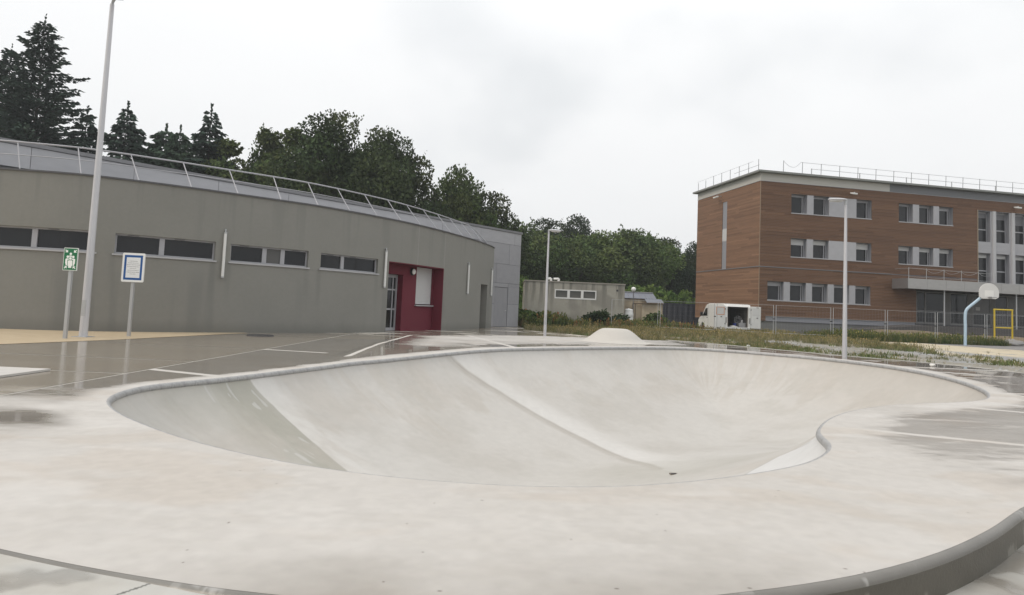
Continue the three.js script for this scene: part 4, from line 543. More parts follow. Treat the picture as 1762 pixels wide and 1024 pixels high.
  const whiteProfile = []; for (let i = 0; i <= 20; i++) { const t = i / 20; whiteProfile.push(new THREE.Vector2(i === 20 ? 0.001 : 0.36 * Math.pow(Math.sin(Math.PI * (0.13 + 0.85 * (1 - t * 0.97))), 0.35) * (1 + 0.05 * Math.sin(t * 21)), t * 1.45)); }  // lumpy stand-in shape for an unidentified white object by the hut
  const bg = new THREE.LatheGeometry(whiteProfile, 28), bp = bg.attributes.position; for (let i = 0; i < bp.count; i++) { const q = 1 + 0.16 * (fbm(bp.getX(i) * 4 + 3, bp.getY(i) * 3 + bp.getZ(i) * 4, 3, 409) - 0.5); bp.setX(i, bp.getX(i) * q); bp.setZ(i, bp.getZ(i) * q); } bg.computeVertexNormals();
  one('unidentified_white_object', bg.translate(9.22, 0.18, -50.6), M.white, 'unidentified rounded white bundle standing at the right corner of the hut', 'bundle');
  const gl = thing('globe_lamp', 'short lamp post with a white globe in front of the slate-roofed shed', 'street lamp', [9.8, 0.15, -52]);
  part(gl, 'pole', rod(V(0, 0, 0), V(0, 2.85, 0), 0.045, 0.035, 10), M.frameDark); part(gl, 'globe', new THREE.SphereGeometry(0.19, 24, 16).translate(0, 3.02, 0), M.white); part(gl, 'collar', rod(V(0, 2.78, 0), V(0, 2.86, 0), 0.09, 0.07, 12), M.frameDark);
}

// ---------------------------------------------------------------- lamps, signs
function streetLamp(label, pos, h, r0, head, turn, mast) {
  const o = thing('street_lamp', label, 'street lamp', pos, turn);
  part(o, 'pole', rod(V(0, 0, 0), V(0, h, 0), r0, r0 * 0.52, 20), M.paleSteel); part(o, 'base_plate', merged([span(-r0 * 1.9, r0 * 1.9, 0, 0.02, -r0 * 1.9, r0 * 1.9)]), M.galv);
  part(o, 'access_door', span(-r0 * 0.5, r0 * 0.5, 0.6, 1.05, r0 * 0.9, r0 * 0.97), M.galv);
  if (mast) { part(o, 'arm', tube([V(0, h - 0.02, 0), V(0.01, h + 0.06, 0), V(0.05, h + 0.13, 0.02), V(0.1, h + 0.16, 0.05)], 0.04, 14), M.galv); part(o, 'lamp_head', rbx(0.34, 0.1, 0.5, 0.04, 0.14, h + 0.2, 0.2), M.frameDark); }
  else { const hd_ = new THREE.SphereGeometry(0.5, 24, 12).scale(head * 1.0, 0.11, 0.28).translate(head * 0.42, h + 0.05, 0); part(o, 'lamp_head', hd_, M.paleSteel); part(o, 'lens', rbx(head * 0.6, 0.025, 0.16, 0.01, head * 0.5, h + 0.0, 0), M.lampGlass); part(o, 'collar', rod(V(0, h - 0.12, 0), V(0, h + 0.03, 0), r0 * 0.62, r0 * 0.62, 14), M.galv); }
  return o;
}
streetLamp('tall pale steel lamp mast beside the signs in front of the curved wall', [-12.09, 0.0, -18.64], 9.75, 0.11, 0.6, 0.05, true);
streetLamp('pale lamp post at the far edge of the deck, lamp head turned left', [10.87, 0.19, -21.16], 5.12, 0.075, 0.62, Math.PI - 0.1);
streetLamp('pale lamp post in the weeds in front of the concrete hut', [1.57, 0.05, -28.6], 4.72, 0.07, 0.62, 0.1);
function signTexture(w, h, draw) { const c = document.createElement('canvas'); c.width = w; c.height = h; const g = c.getContext('2d'); draw(g, w, h); const t = new THREE.CanvasTexture(c); t.colorSpace = THREE.SRGBColorSpace; return t; }
{
  const green = signTexture(360, 580, (g, w, h) => {
    g.fillStyle = '#e8ebe6'; g.fillRect(0, 0, w, h); g.fillStyle = '#0f6b41'; g.fillRect(7, 7, w - 14, h - 14); g.fillStyle = '#eef0ec'; g.strokeStyle = '#eef0ec';
    const arrow = (x, y, dx, dy) => { g.save(); g.translate(x, y); g.rotate(Math.atan2(dy, dx)); g.fillRect(-56, -13, 66, 26); g.beginPath(); g.moveTo(42, 0); g.lineTo(-14, -50); g.lineTo(-14, -14); g.lineTo(-14, 14); g.lineTo(-14, 50); g.closePath(); g.fill(); g.restore(); };
    arrow(75, 85, 1, 1); arrow(w - 75, 85, -1, 1); arrow(75, h - 85, 1, -1); arrow(w - 75, h - 85, -1, -1);
    const man = (x, y, s) => { g.fillStyle = '#0f6b41'; g.beginPath(); g.arc(x, y, 34 * s, 0, 7); g.fill(); g.fillRect(x - 56 * s, y + 26 * s, 112 * s, 176 * s); g.fillStyle = '#eef0ec'; g.beginPath(); g.arc(x, y, 27 * s, 0, 7); g.fill(); g.beginPath(); g.moveTo(x - 46 * s, y + 62 * s); g.quadraticCurveTo(x - 44 * s, y + 36 * s, x - 20 * s, y + 36 * s); g.lineTo(x + 20 * s, y + 36 * s); g.quadraticCurveTo(x + 44 * s, y + 36 * s, x + 46 * s, y + 62 * s); g.lineTo(x + 46 * s, y + 150 * s); g.lineTo(x + 34 * s, y + 150 * s); g.lineTo(x + 32 * s, y + 190 * s); g.lineTo(x - 32 * s, y + 190 * s); g.lineTo(x - 34 * s, y + 150 * s); g.lineTo(x - 46 * s, y + 150 * s); g.closePath(); g.fill(); };
    man(180, 150, 1.2); man(108, 228, 1.22); man(252, 228, 1.22); man(180, 272, 1.3);
  });
  const blue = signTexture(420, 560, (g, w, h) => {
    g.fillStyle = '#e6e7e6'; g.fillRect(0, 0, w, h); g.fillStyle = '#14508f'; g.fillRect(34, 36, w - 68, h - 72); g.fillStyle = '#dfe1e2'; g.fillRect(76, 80, w - 152, h - 160); g.fillStyle = '#4a4d52';
    const r = rng(9); [150, 205, 250, 225, 120, 210, 235, 110].forEach((L, i) => { let x = (w - L) / 2; const y = 148 + i * 36; while (x < (w + L) / 2) { const k = 10 + 26 * r(); for (let q = x; q < Math.min(x + k, (w + L) / 2); q += 6) g.fillRect(q, y + 3 * r(), 3.4, 8 + 4 * r()); x += k + 8; } });
  });
  const sign = (label, pos, turn, w, h, y, tex, rad, tint) => {
    const o = thing('sign', label, 'sign', pos, turn), s = new THREE.Shape(), a = w / 2, b = h / 2; s.moveTo(-a + rad, -b); s.lineTo(a - rad, -b); s.quadraticCurveTo(a, -b, a, -b + rad); s.lineTo(a, b - rad); s.quadraticCurveTo(a, b, a - rad, b); s.lineTo(-a + rad, b); s.quadraticCurveTo(-a, b, -a, b - rad); s.lineTo(-a, -b + rad); s.quadraticCurveTo(-a, -b, -a + rad, -b);
    part(o, 'post', span(-0.04, 0.04, -0.05, y - 0.05 + 0.02, -0.04, 0.04), M.galv); part(o, 'post_cap', span(-0.04, 0.04, y - 0.028, y + h * 0.7, -0.045, 0.03), M.galv);
    part(o, 'backing_plate', new THREE.ExtrudeGeometry(s, { depth: 0.022, bevelEnabled: true, bevelSize: 0.004, bevelThickness: 0.004, bevelSegments: 2, curveSegments: 8 }).translate(0, y + b, 0.042), M.white);
    const f = new THREE.ShapeGeometry(s, 8), p = f.attributes.position, uv = f.attributes.uv; for (let i = 0; i < p.count; i++) uv.setXY(i, p.getX(i) / w + 0.5, p.getY(i) / h + 0.5); part(o, 'sign_face', f.scale(0.985, 0.985, 1).translate(0, y + b, 0.0705), new THREE.MeshStandardMaterial({ map: tex, roughness: 0.4, ...tint }));
    for (const k of [0.3, 0.75]) part(o, 'clamp', span(-0.06, 0.06, y + h * k - 0.02, y + h * k + 0.02, -0.05, 0.04), M.galv);
    return o;
  };
  sign('green assembly point sign with white figures and four arrows, left of the mast', [-12.0, 0.0, -17.75], 0.04, 0.37, 0.61, 1.85, green, 0.008, {});
  sign('white notice board with blue frame and small text, right of the mast', [-11.38, 0.0, -19.64], 0.05, 0.65, 0.87, 1.63, blue, 0.05, {});
}

// ---------------------------------------------------------------- van with its rear doors open
{
  const v = thing('van', 'white panel van parked by the timber building with its rear doors open', 'van', [16.42, 0.13, -47], 0.09);          // rear at z = 0, nose towards -z
  const wm = mottled([0.70, 0.70, 0.68], 0.35), ev = new Evaluator(); ev.attributes = ['position', 'normal', 'uv'];
  const sh = new THREE.Shape(); [[0, 0.34], [0, 1.0], [0.03, 1.9], [0.14, 2.05], [0.5, 2.08], [2.9, 2.09], [3.3, 2.02], [3.55, 1.86], [4.25, 1.16], [4.75, 1.02], [4.95, 0.85], [5.0, 0.4], [4.9, 0.3], [4.55, 0.3]].forEach(([a, b], i) => i ? sh.lineTo(a, b) : sh.moveTo(a, b));
  const arch = (c) => { for (let i = 0; i <= 10; i++) { const t = Math.PI * i / 10; sh.lineTo(c + 0.4 * Math.cos(t), 0.3 + 0.42 * Math.sin(t)); } }; arch(4.1); arch(1.15); sh.lineTo(0, 0.3);
  let body = new Brush(new THREE.ExtrudeGeometry(sh, { depth: 1.86, bevelEnabled: true, bevelSize: 0.05, bevelThickness: 0.05, bevelSegments: 3 }).translate(0, 0, -0.93).rotateY(Math.PI / 2), wm); body.updateMatrixWorld();
  const hole = new Brush(span(-0.78, 0.78, 0.46, 1.93, -3.0, 0.3)); hole.updateMatrixWorld();
  body = ev.evaluate(body, hole, SUBTRACTION); const bgm = body.geometry; bgm.clearGroups(); part(v, 'body', bgm, wm);
  part(v, 'load_floor', span(-0.77, 0.77, 0.462, 0.48, -2.98, -0.02), mat([0.2, 0.19, 0.18], 0.8)); part(v, 'load_lining', merged([span(-0.775, -0.765, 0.49, 1.92, -2.98, -0.06), span(0.765, 0.775, 0.49, 1.92, -2.98, -0.06), span(-0.76, 0.76, 0.49, 1.92, -2.99, -2.97), span(-0.76, 0.76, 1.915, 1.925, -2.96, -0.06)]), mat([0.13, 0.12, 0.11], 0.85), 'dark lining of the load space');
  const wheel = (x, z) => { const w = part(v, 'wheel', new THREE.TorusGeometry(0.24, 0.085, 12, 28).rotateY(Math.PI / 2).translate(x, 0.32, z), M.rubber); part(w, 'rim', rod(V(x - 0.07, 0.32, z), V(x + 0.07, 0.32, z), 0.19, 0.19, 18), M.galv); };
  for (const x of [-0.86, 0.86]) for (const z of [-1.15, -4.1]) wheel(x, z);
  const door = (side) => { // swung fully outwards, in the plane of the rear
    const a = side < 0 ? -1.74 : 0.99, b = side < 0 ? -0.97 : 1.72, z = side < 0 ? 0.03 : 0.0;
    const d = part(v, 'rear_door', rbx(b - a, 1.58, 0.055, 0.02, (a + b) / 2, 1.2, z), wm, side < 0 ? 'left rear door swung open, window framed in orange' : 'right rear door swung open');
    if (side < 0) { const w = 0.035; part(d, 'window_trim', merged([rbx(0.6, w, 0.03, 0.01, (a + b) / 2 + 0.03, 1.86, z + 0.03), rbx(0.6, w, 0.03, 0.01, (a + b) / 2 + 0.03, 1.33, z + 0.03), rbx(w, 0.5, 0.03, 0.01, (a + b) / 2 - 0.255, 1.595, z + 0.03), rbx(w, 0.5, 0.03, 0.01, (a + b) / 2 + 0.315, 1.595, z + 0.03)]), mat([0.55, 0.17, 0.03], 0.5), 'orange window surround'); part(d, 'pane', span((a + b) / 2 - 0.24, (a + b) / 2 + 0.3, 1.345, 1.845, z + 0.028, z + 0.034), mat([0.55, 0.55, 0.54], 0.25)); }
    else part(d, 'inner_panel', rbx(0.56, 0.55, 0.02, 0.008, (a + b) / 2, 1.62, z + 0.03), mat([0.6, 0.6, 0.59], 0.5));
    part(d, 'lock', rbx(0.12, 0.05, 0.03, 0.01, (a + b) / 2 + 0.1, 1.18, z + 0.035), M.black); part(d, 'hinge', rbx(0.05, 0.1, 0.06, 0.01, side < 0 ? b + 0.01 : a - 0.01, 1.75, z + 0.01), M.black); part(d, 'hinge', rbx(0.05, 0.1, 0.06, 0.01, side < 0 ? b + 0.01 : a - 0.01, 0.7, z + 0.01), M.black); if (side > 0) part(d, 'stay', rbx(0.2, 0.035, 0.03, 0.01, (a + b) / 2 + 0.12, 1.92, z + 0.03), M.black);
  };
  door(-1); door(1);
  part(v, 'bumper', rbx(1.9, 0.16, 0.14, 0.04, 0, 0.38, 0.05), mat([0.5, 0.5, 0.49], 0.5));
  for (const x of [-0.88, 0.88]) part(v, 'tail_light', rbx(0.12, 0.42, 0.05, 0.02, x, 0.95, 0.03), mat([0.3, 0.29, 0.28], 0.3));
  for (const x of [-1, 1]) { const m = part(v, 'mirror', rbx(0.2, 0.3, 0.12, 0.04, x * 1.14, 1.32, -3.95), M.black); part(m, 'mirror_arm', rod(V(x * 0.95, 1.22, -3.97), V(x * 1.12, 1.26, -3.95), 0.025, 0.025, 6), M.black);
    const g = new THREE.ExtrudeGeometry(new THREE.Shape([[3.15, 1.2], [4.05, 1.2], [3.52, 1.76], [3.15, 1.8]].map(([a, b]) => new THREE.Vector2(a, b))), { depth: 0.012, bevelEnabled: false }).translate(0, 0, -0.006).rotateY(Math.PI / 2).translate(x * 0.988, 0, 0); part(v, 'side_window', g, M.glass); part(v, 'door_handle', rbx(0.03, 0.05, 0.16, 0.01, x * 0.99, 1.06, -3.2), M.black); part(v, 'door_seam', span(x * 0.981 - 0.003, x * 0.981 + 0.003, 0.4, 1.95, -3.03, -3.01), M.frameDark); }
  { const g = new THREE.PlaneGeometry(1.62, 0.86).rotateX(-Math.PI / 4).rotateY(Math.PI).translate(0, 1.52, -3.93); part(v, 'windscreen', g, M.glass); }
  part(v, 'number_plate', span(-0.26, 0.26, 0.34, 0.44, 0.122, 0.13), M.white);
  // what lies in the load space
  const put = (name, label, cat, geo, m, x, y, z) => { const p = V(x, y, z); v.updateMatrixWorld(true); p.applyMatrix4(v.matrixWorld); const o = shade(new THREE.Mesh(geo, m)); o.name = numbered(name); o.position.copy(p); o.rotation.y = 0.09; scene.add(o); return tag(o, label, cat); };
  put('bucket', 'blue bucket on the load floor of the van', 'bucket', new THREE.LatheGeometry([[0.001, 0], [0.1, 0], [0.13, 0.26], [0.14, 0.27], [0.12, 0.26], [0.095, 0.02], [0.001, 0.02]].map(([a, b]) => new THREE.Vector2(a, b)), 20), mat([0.03, 0.05, 0.22], 0.5), -0.05, 0.482, -0.4);
  put('wooden_board', 'pale wooden board leaning inside the left of the van', 'board', bx(0.3, 0.8, 0.03, 0, 0.4, 0, 0, 0, -0.15), mat([0.32, 0.2, 0.12], 0.8), -0.5, 0.482, -0.9);
  put('cable_coil', 'loose coil of grey cable hanging in the back of the van', 'cable', new THREE.TorusKnotGeometry(0.2, 0.018, 90, 6, 3, 7).scale(1, 1, 0.4), mat([0.24, 0.24, 0.24], 0.5), 0.28, 1.0, -0.55);
  put('paint_tin', 'shiny paint tin on top of the grey toolbox in the van', 'tin', merged([rod(V(0, 0, 0), V(0, 0.2, 0), 0.1, 0.1, 18), new THREE.TorusGeometry(0.1, 0.008, 6, 18).rotateX(Math.PI / 2).translate(0, 0.2, 0)]), M.chrome, 0.46, 0.80, -0.35);
  put('toolbox', 'grey toolbox at the right of the van load space', 'toolbox', merged([rbx(0.5, 0.3, 0.35, 0.02, 0, 0.15, 0), rbx(0.3, 0.02, 0.03, 0.008, 0, 0.31, 0.1)]), mat([0.3, 0.3, 0.31], 0.6), 0.46, 0.482, -0.4);
  put('dust_sheet', 'crumpled white dust sheet at the rear edge of the van floor', 'sheet', (() => { const g = new THREE.SphereGeometry(0.2, 24, 12), p = g.attributes.position; for (let i = 0; i < p.count; i++) { const q = 1 + 0.5 * (fbm(p.getX(i) * 9 + 4, p.getZ(i) * 9 + p.getY(i) * 5, 3, 421) - 0.5); p.setXYZ(i, p.getX(i) * 1.5 * q, Math.max(0, p.getY(i) * 0.5 * q), p.getZ(i) * q); } g.computeVertexNormals(); return g; })(), mat([0.5, 0.49, 0.46], 0.9), -0.22, 0.482, -0.2);
}

// ---------------------------------------------------------------- temporary fence, hoop, yellow frame
{
  const fp = [[7.0, 45.4], [10.2, 44.6], [13.7, 43.4], [17.1, 42.1], [20.7, 41.9], [24.25, 42], [27.6, 42.2], [31.1, 42.6], [34.6, 43]];
  const where = ['left end of the fence, in front of the slate-roofed shed', 'in front of the dark container', 'in front of the open white van', 'between the van and the grey ramp', 'in front of the grey ramp wall', 'before the left part of the canopy', 'just left of the basketball hoop', 'behind the yellow frame'];
  for (let i = 0; i + 1 < fp.length; i++) {
    const [x0, d0] = fp[i], [x1, d1] = fp[i + 1], L = Math.hypot(x1 - x0, d1 - d0) - 0.1, o = thing('fence_panel', 'temporary wire mesh fence panel ' + where[i], 'fence panel', [x0 + 0.05, groundH(x0, d0) + 0.02, -d0], Math.atan2(d1 - d0, x1 - x0), 'temporary fence panels along the weeds'), h = 2.0;
    part(o, 'post', rod(V(0.03, 0, 0), V(0.03, h, 0), 0.019, 0.019, 8), M.galv); part(o, 'post', rod(V(L - 0.03, 0, 0), V(L - 0.03, h, 0), 0.019, 0.019, 8), M.galv);
    part(o, 'rail', rod(V(0.05, h - 0.02, 0), V(L - 0.05, h - 0.02, 0), 0.008, 0.008, 6), M.galv); part(o, 'rail', rod(V(0.05, 0.2, 0), V(L - 0.05, 0.2, 0), 0.017, 0.017, 6), M.galv);
    const w = []; for (let x = 0.18; x < L - 0.1; x += 0.2) w.push(bx(0.0013, h - 0.24, 0.0025, x, h / 2 + 0.09, 0)); for (let y = 0.45; y < h - 0.1; y += 0.3) w.push(bx(L - 0.12, 0.0017, 0.0017, L / 2, y, 0.005)); part(o, 'wire_mesh', merged(w), M.galv, undefined, 'stuff');
    part(o, 'clamp', rbx(0.14, 0.06, 0.08, 0.01, L, 1.1, 0), M.black);
  }
  const hoop = thing('basketball_hoop', 'pale blue basketball post with a white fan-shaped backboard', 'basketball hoop', [28.63, groundH(28.6, 41) - 0.02, -41], -0.12), Y = 0.18;
  part(hoop, 'post', tube([V(0, -0.1, 0), V(0.01, 1.0, 0), V(0.03, 2.1, 0), V(0.1, 2.3, 0.02), V(0.55, 2.77, 0.1), V(1.05, 3.28, 0.2)], 0.085, 60, false, 14), M.paleBlue);
  const s = new THREE.Shape(); s.moveTo(-0.42, 0); s.lineTo(0.42, 0); s.lineTo(0.6, 0.12); s.lineTo(0.61, 0.42); s.absarc(0, 0.42, 0.61, 0, Math.PI, false); s.lineTo(-0.6, 0.12); s.lineTo(-0.42, 0);
  const bb = part(hoop, 'backboard', new THREE.ExtrudeGeometry(s, { depth: 0.04, bevelEnabled: true, bevelSize: 0.01, bevelThickness: 0.01, bevelSegments: 2, curveSegments: 24 }).scale(0.93, 0.93, 1).translate(1.24, 3.0, 0.25), mat([0.62, 0.62, 0.61], 0.5));
  part(bb, 'target_square', merged([span(0.98, 1.5, 3.13, 3.52, 0.302, 0.306)]), mat([0.74, 0.74, 0.72], 0.5), 'whiter inner square');
  part(hoop, 'rim', new THREE.TorusGeometry(0.225, 0.016, 8, 28).rotateX(Math.PI / 2).translate(1.3, 3.08, 0.53), mat([0.3, 0.3, 0.3], 0.5)); part(hoop, 'rim_bracket', bx(0.16, 0.1, 0.05, 1.3, 3.08, 0.33), M.frameDark); part(hoop, 'brace', rod(V(1.0, 3.25, 0.2), V(1.34, 3.4, 0.25), 0.04, 0.04, 8), M.paleBlue);
  const yf = thing('yellow_frame', 'yellow steel goal frame with netting right of the basketball hoop', 'goal frame', [33.45, groundH(34, 45), -45], 0.02), yr = 0.055;
  part(yf, 'post', rod(V(0, 0.05, 0), V(0, 2.42, 0), yr, yr, 10), M.yellow); part(yf, 'post', rod(V(1.25, -0.1, 0), V(1.25, 2.42, 0), yr, yr, 10), M.yellow); part(yf, 'crossbar', rod(V(-0.05, 2.42, 0), V(1.3, 2.42, 0), yr, yr, 10), M.yellow); part(yf, 'lower_bar', rod(V(0.05, 1.18, 0), V(1.2, 1.18, 0), yr * 0.9, yr * 0.9, 10), M.yellow);
  { const n = []; for (let i = 1; i < 11; i++) n.push(bx(0.012, 1.2, 0.012, i * 0.114, 1.8, 0)); for (let i = 1; i < 11; i++) n.push(bx(1.2, 0.012, 0.012, 0.62, 1.2 + i * 0.11, 0.004)); part(yf, 'netting', merged(n), M.frameDark, undefined, 'stuff'); }
  { const g = new THREE.SphereGeometry(0.5, 24, 14), p = g.attributes.position; for (let i = 0; i < p.count; i++) { const q = 1 + 0.6 * (fbm(p.getX(i) * 5 + 4, p.getZ(i) * 5 + p.getY(i) * 3, 3, 431) - 0.5); p.setXYZ(i, p.getX(i) * 1.5 * q, p.getY(i) * 0.55 * q, p.getZ(i) * q); } g.computeVertexNormals(); one('rubble_heap', g.translate(34.0, 0.35, -44.2), mottled([0.26, 0.25, 0.24], 0.95), 'small grey rubble heap at the foot of the yellow frame', 'rubble'); }
  // bits lying about
  const stone = (x, d, r0, y, m, label, nm) => { const g = new THREE.IcosahedronGeometry(r0, 2), p = g.attributes.position; for (let i = 0; i < p.count; i++) { const q = 1 + 0.7 * (fbm(p.getX(i) / r0 * 1.4 + x, p.getZ(i) / r0 * 1.4 + p.getY(i) / r0, 2, 441) - 0.5); p.setXYZ(i, p.getX(i) * q, p.getY(i) * q * 0.7, p.getZ(i) * q); } g.computeVertexNormals(); one(nm, g.translate(x, y + r0 * 0.5, -d), m, label, nm === 'stone' ? 'stone' : 'litter'); };
  stone(12.0, 18.5, 0.075, 0.22, mat([0.68, 0.67, 0.64], 0.8), 'small white stone lying on the wet deck behind the bowl at the right', 'stone');
  stone(9.6, 26.2, 0.06, 0.2, mat([0.68, 0.67, 0.64], 0.8), 'small white lump lying at the edge of the weeds below the van', 'stone');
}

// ---------------------------------------------------------------- trees
function leafSet() { return { p: [], c: [], n: 0 }; }
function leaf(o, x, y, z, dx, dy, dz, L, w, r, k) { // a folded pointed leaf or spray from (x, y, z) along (dx, dy, dz)
  let ax = r() - 0.5, ay = r() - 0.5, az = r() - 0.5; let sx = dy * az - dz * ay, sy = dz * ax - dx * az, sz = dx * ay - dy * ax; const l = Math.hypot(sx, sy, sz) || 1; sx *= w / l; sy *= w / l; sz *= w / l;
  const mx = x + dx * L * 0.45, my = y + dy * L * 0.45, mz = z + dz * L * 0.45, tx = x + dx * L, ty = y + dy * L, tz = z + dz * L, f = w * 0.25;
  o.p.push(x, y, z, mx + sx, my + sy + f, mz + sz, tx, ty, tz, x, y, z, tx, ty, tz, mx - sx, my - sy + f, mz - sz);
  for (let i = 0; i < 6; i++) o.c.push(k[0], k[1], k[2]);
}
function leafGeo(o) { const g = new THREE.BufferGeometry(); g.setAttribute('position', new THREE.Float32BufferAttribute(o.p, 3)); g.setAttribute('color', new THREE.Float32BufferAttribute(o.c, 3)); g.computeVertexNormals(); return g; }
const unit = (r) => { const y = r() * 2 - 1, a = r() * Math.PI * 2, q = Math.sqrt(1 - y * y); return [q * Math.cos(a), y, q * Math.sin(a)]; };
function broadleaf(seed, { h, rad, base, lobes, leaves, size, pointy = 0, open = 0 }) { // crown spans base..h, radius rad
  const r = rng(seed), o = leafSet(), L = [], cy = (h + base) / 2, ry = (h - base) / 2;
  for (let i = 0; i < lobes; i++) {
    const u = unit(r), q = Math.pow(r(), 0.5) * 0.86, y = u[1] * q, squeeze = 1 - pointy * clamp((y + 1) / 2) * 0.75, lr = (0.20 + 0.17 * r()) * rad * (1 - pointy * 0.35 * clamp((y + 1) / 2));
    L.push([u[0] * q * rad * squeeze, cy + y * (ry - lr * 0.5), u[2] * q * rad * squeeze, lr, 0.78 + 0.44 * r(), r()]);
  }
  const total = L.reduce((s, l) => s + l[3] * l[3], 0);
  for (const [lx, ly, lz, lr, lk, warm] of L) {
    const N = Math.round(leaves * lr * lr / total), sq = 0.72 + 0.2 * r();
    for (let i = 0; i < N; i++) {
      const u = unit(r), d = lr * (0.35 + 0.65 * Math.pow(r(), 0.45)) * (0.78 + 0.6 * fbm(u[0] * 2.2 + seed + lx, u[1] * 2.2 + u[2] * 1.7 + lz, 2, 501)), x = lx + u[0] * d, y = ly + u[1] * d * sq, z = lz + u[2] * d;
      const v = unit(r), dx = u[0] * 0.7 + v[0] * 0.8, dy = u[1] * 0.4 + v[1] * 0.7 - 0.1, dz = u[2] * 0.7 + v[2] * 0.8, l = Math.hypot(dx, dy, dz), s = size * (0.6 + 0.8 * r()), k = lk * (0.82 + 0.36 * r());
      leaf(o, x, y, z, dx / l, dy / l, dz / l, s, s * 0.36, r, [0.9 * k * (0.9 + 0.3 * warm), k, k * (0.85 + 0.2 * r())]);
    }
    for (let i = 0; i < 5; i++) { const u = unit(r); if (u[1] < -0.2) continue; const tw = lr * (1.0 + 0.35 * r()); for (let q = 0; q < 14; q++) { const t = 0.7 + 0.5 * q / 14; leaf(o, lx + u[0] * tw * t + (r() - 0.5) * 0.3, ly + u[1] * tw * t * 0.9 + (r() - 0.5) * 0.3, lz + u[2] * tw * t + (r() - 0.5) * 0.3, ...unit(r), size * 0.8, size * 0.3, r, [0.95 * lk, lk * 1.05, lk * 0.9]); } }
  }
  const limbs = [], tr = rad * 0.055 + 0.08; limbs.push(rod(V(0, -0.3, 0), V(0.1, base + ry * 0.6, 0.05), tr, tr * 0.6, 9), rod(V(0.1, base + ry * 0.6, 0.05), V(0.0, h - ry * 0.45, 0), tr * 0.6, tr * 0.2, 7));
  L.slice(0, 12).forEach((l) => { const y0 = lerp(base * 0.75, l[1], 0.45); limbs.push(rod(V(0.05, Math.max(base * 0.6, y0 - l[3] * 0.8), 0.02), V(l[0] * 0.9, l[1], l[2] * 0.9), tr * 0.34, tr * 0.08, 6)); });
  return { crown: leafGeo(o), trunk: merged(limbs) };
}
function conifer(seed, { h, rad, base, whorls, per, size, droop, power = 0.85, rag = 0.35, up = 0 }) {
  const r = rng(seed), o = leafSet(), limbs = [rod(V(0, -0.3, 0), V(0, h * 0.97, 0), h * 0.013 + 0.06, 0.02, 8)];
  for (let w = 0; w < whorls; w++) {
    const t = (w + 0.5 * r()) / whorls, y = lerp(base, h * 0.985, Math.pow(t, 0.92)), R = rad * Math.pow(1 - t, power) * (1 - rag + 2 * rag * r()) + 0.12, n = Math.max(3, Math.round(per * (0.6 + 0.4 * (1 - t)))), a0 = r() * 6.28, wk = 0.75 + 0.5 * r();
    for (let b = 0; b < n; b++) {
      const a = a0 + b / n * 6.28 + (r() - 0.5) * 0.5, Lb = R * (0.65 + 0.5 * r()), ca = Math.cos(a), sa = Math.sin(a), dr = droop * Lb, curve = (q) => y + up * q * Lb - dr * q * q + dr * 0.55 * q * q * q, kk = wk * (0.8 + 0.4 * r());
      if (Lb > 0.8) limbs.push(rod(V(0, y, 0), V(ca * Lb * 0.8, curve(0.8), sa * Lb * 0.8), 0.035, 0.012, 5));
      const N = Math.max(6, Math.round(Lb * 26));
      for (let i = 0; i < N; i++) {
        const q = 0.12 + 0.88 * Math.pow(r(), 0.75), wd = (0.32 * Lb * (1 - q * 0.7) + 0.1) * (r() - 0.5) * 1.5, x = ca * Lb * q - sa * wd, z = sa * Lb * q + ca * wd, yy = curve(q) - Math.abs(wd) * 0.25 - 0.22 * r() * size;
        const sd = Math.sign(wd || 1), dx = ca * 0.75 - sa * sd * 0.5 + (r() - 0.5) * 0.6, dz = sa * 0.75 + ca * sd * 0.5 + (r() - 0.5) * 0.6, dy = -0.25 - 0.4 * r() + up, l = Math.hypot(dx, dy, dz), s = size * (0.6 + 0.7 * r()), k = kk * (0.7 + 0.5 * r());
        leaf(o, x, yy, z, dx / l, dy / l, dz / l, s, s * 0.26, r, [k * 0.92, k, k * 0.98]);
      }
    }
  }
  for (let i = 0; i < 30; i++) { const y = h * (0.95 + 0.06 * r()), u = unit(r); leaf(o, 0, y, 0, u[0] * 0.5, 0.8, u[2] * 0.5, size * 0.7, size * 0.18, r, [0.8, 0.9, 0.85]); }
  return { crown: leafGeo(o), trunk: merged(limbs) };
}
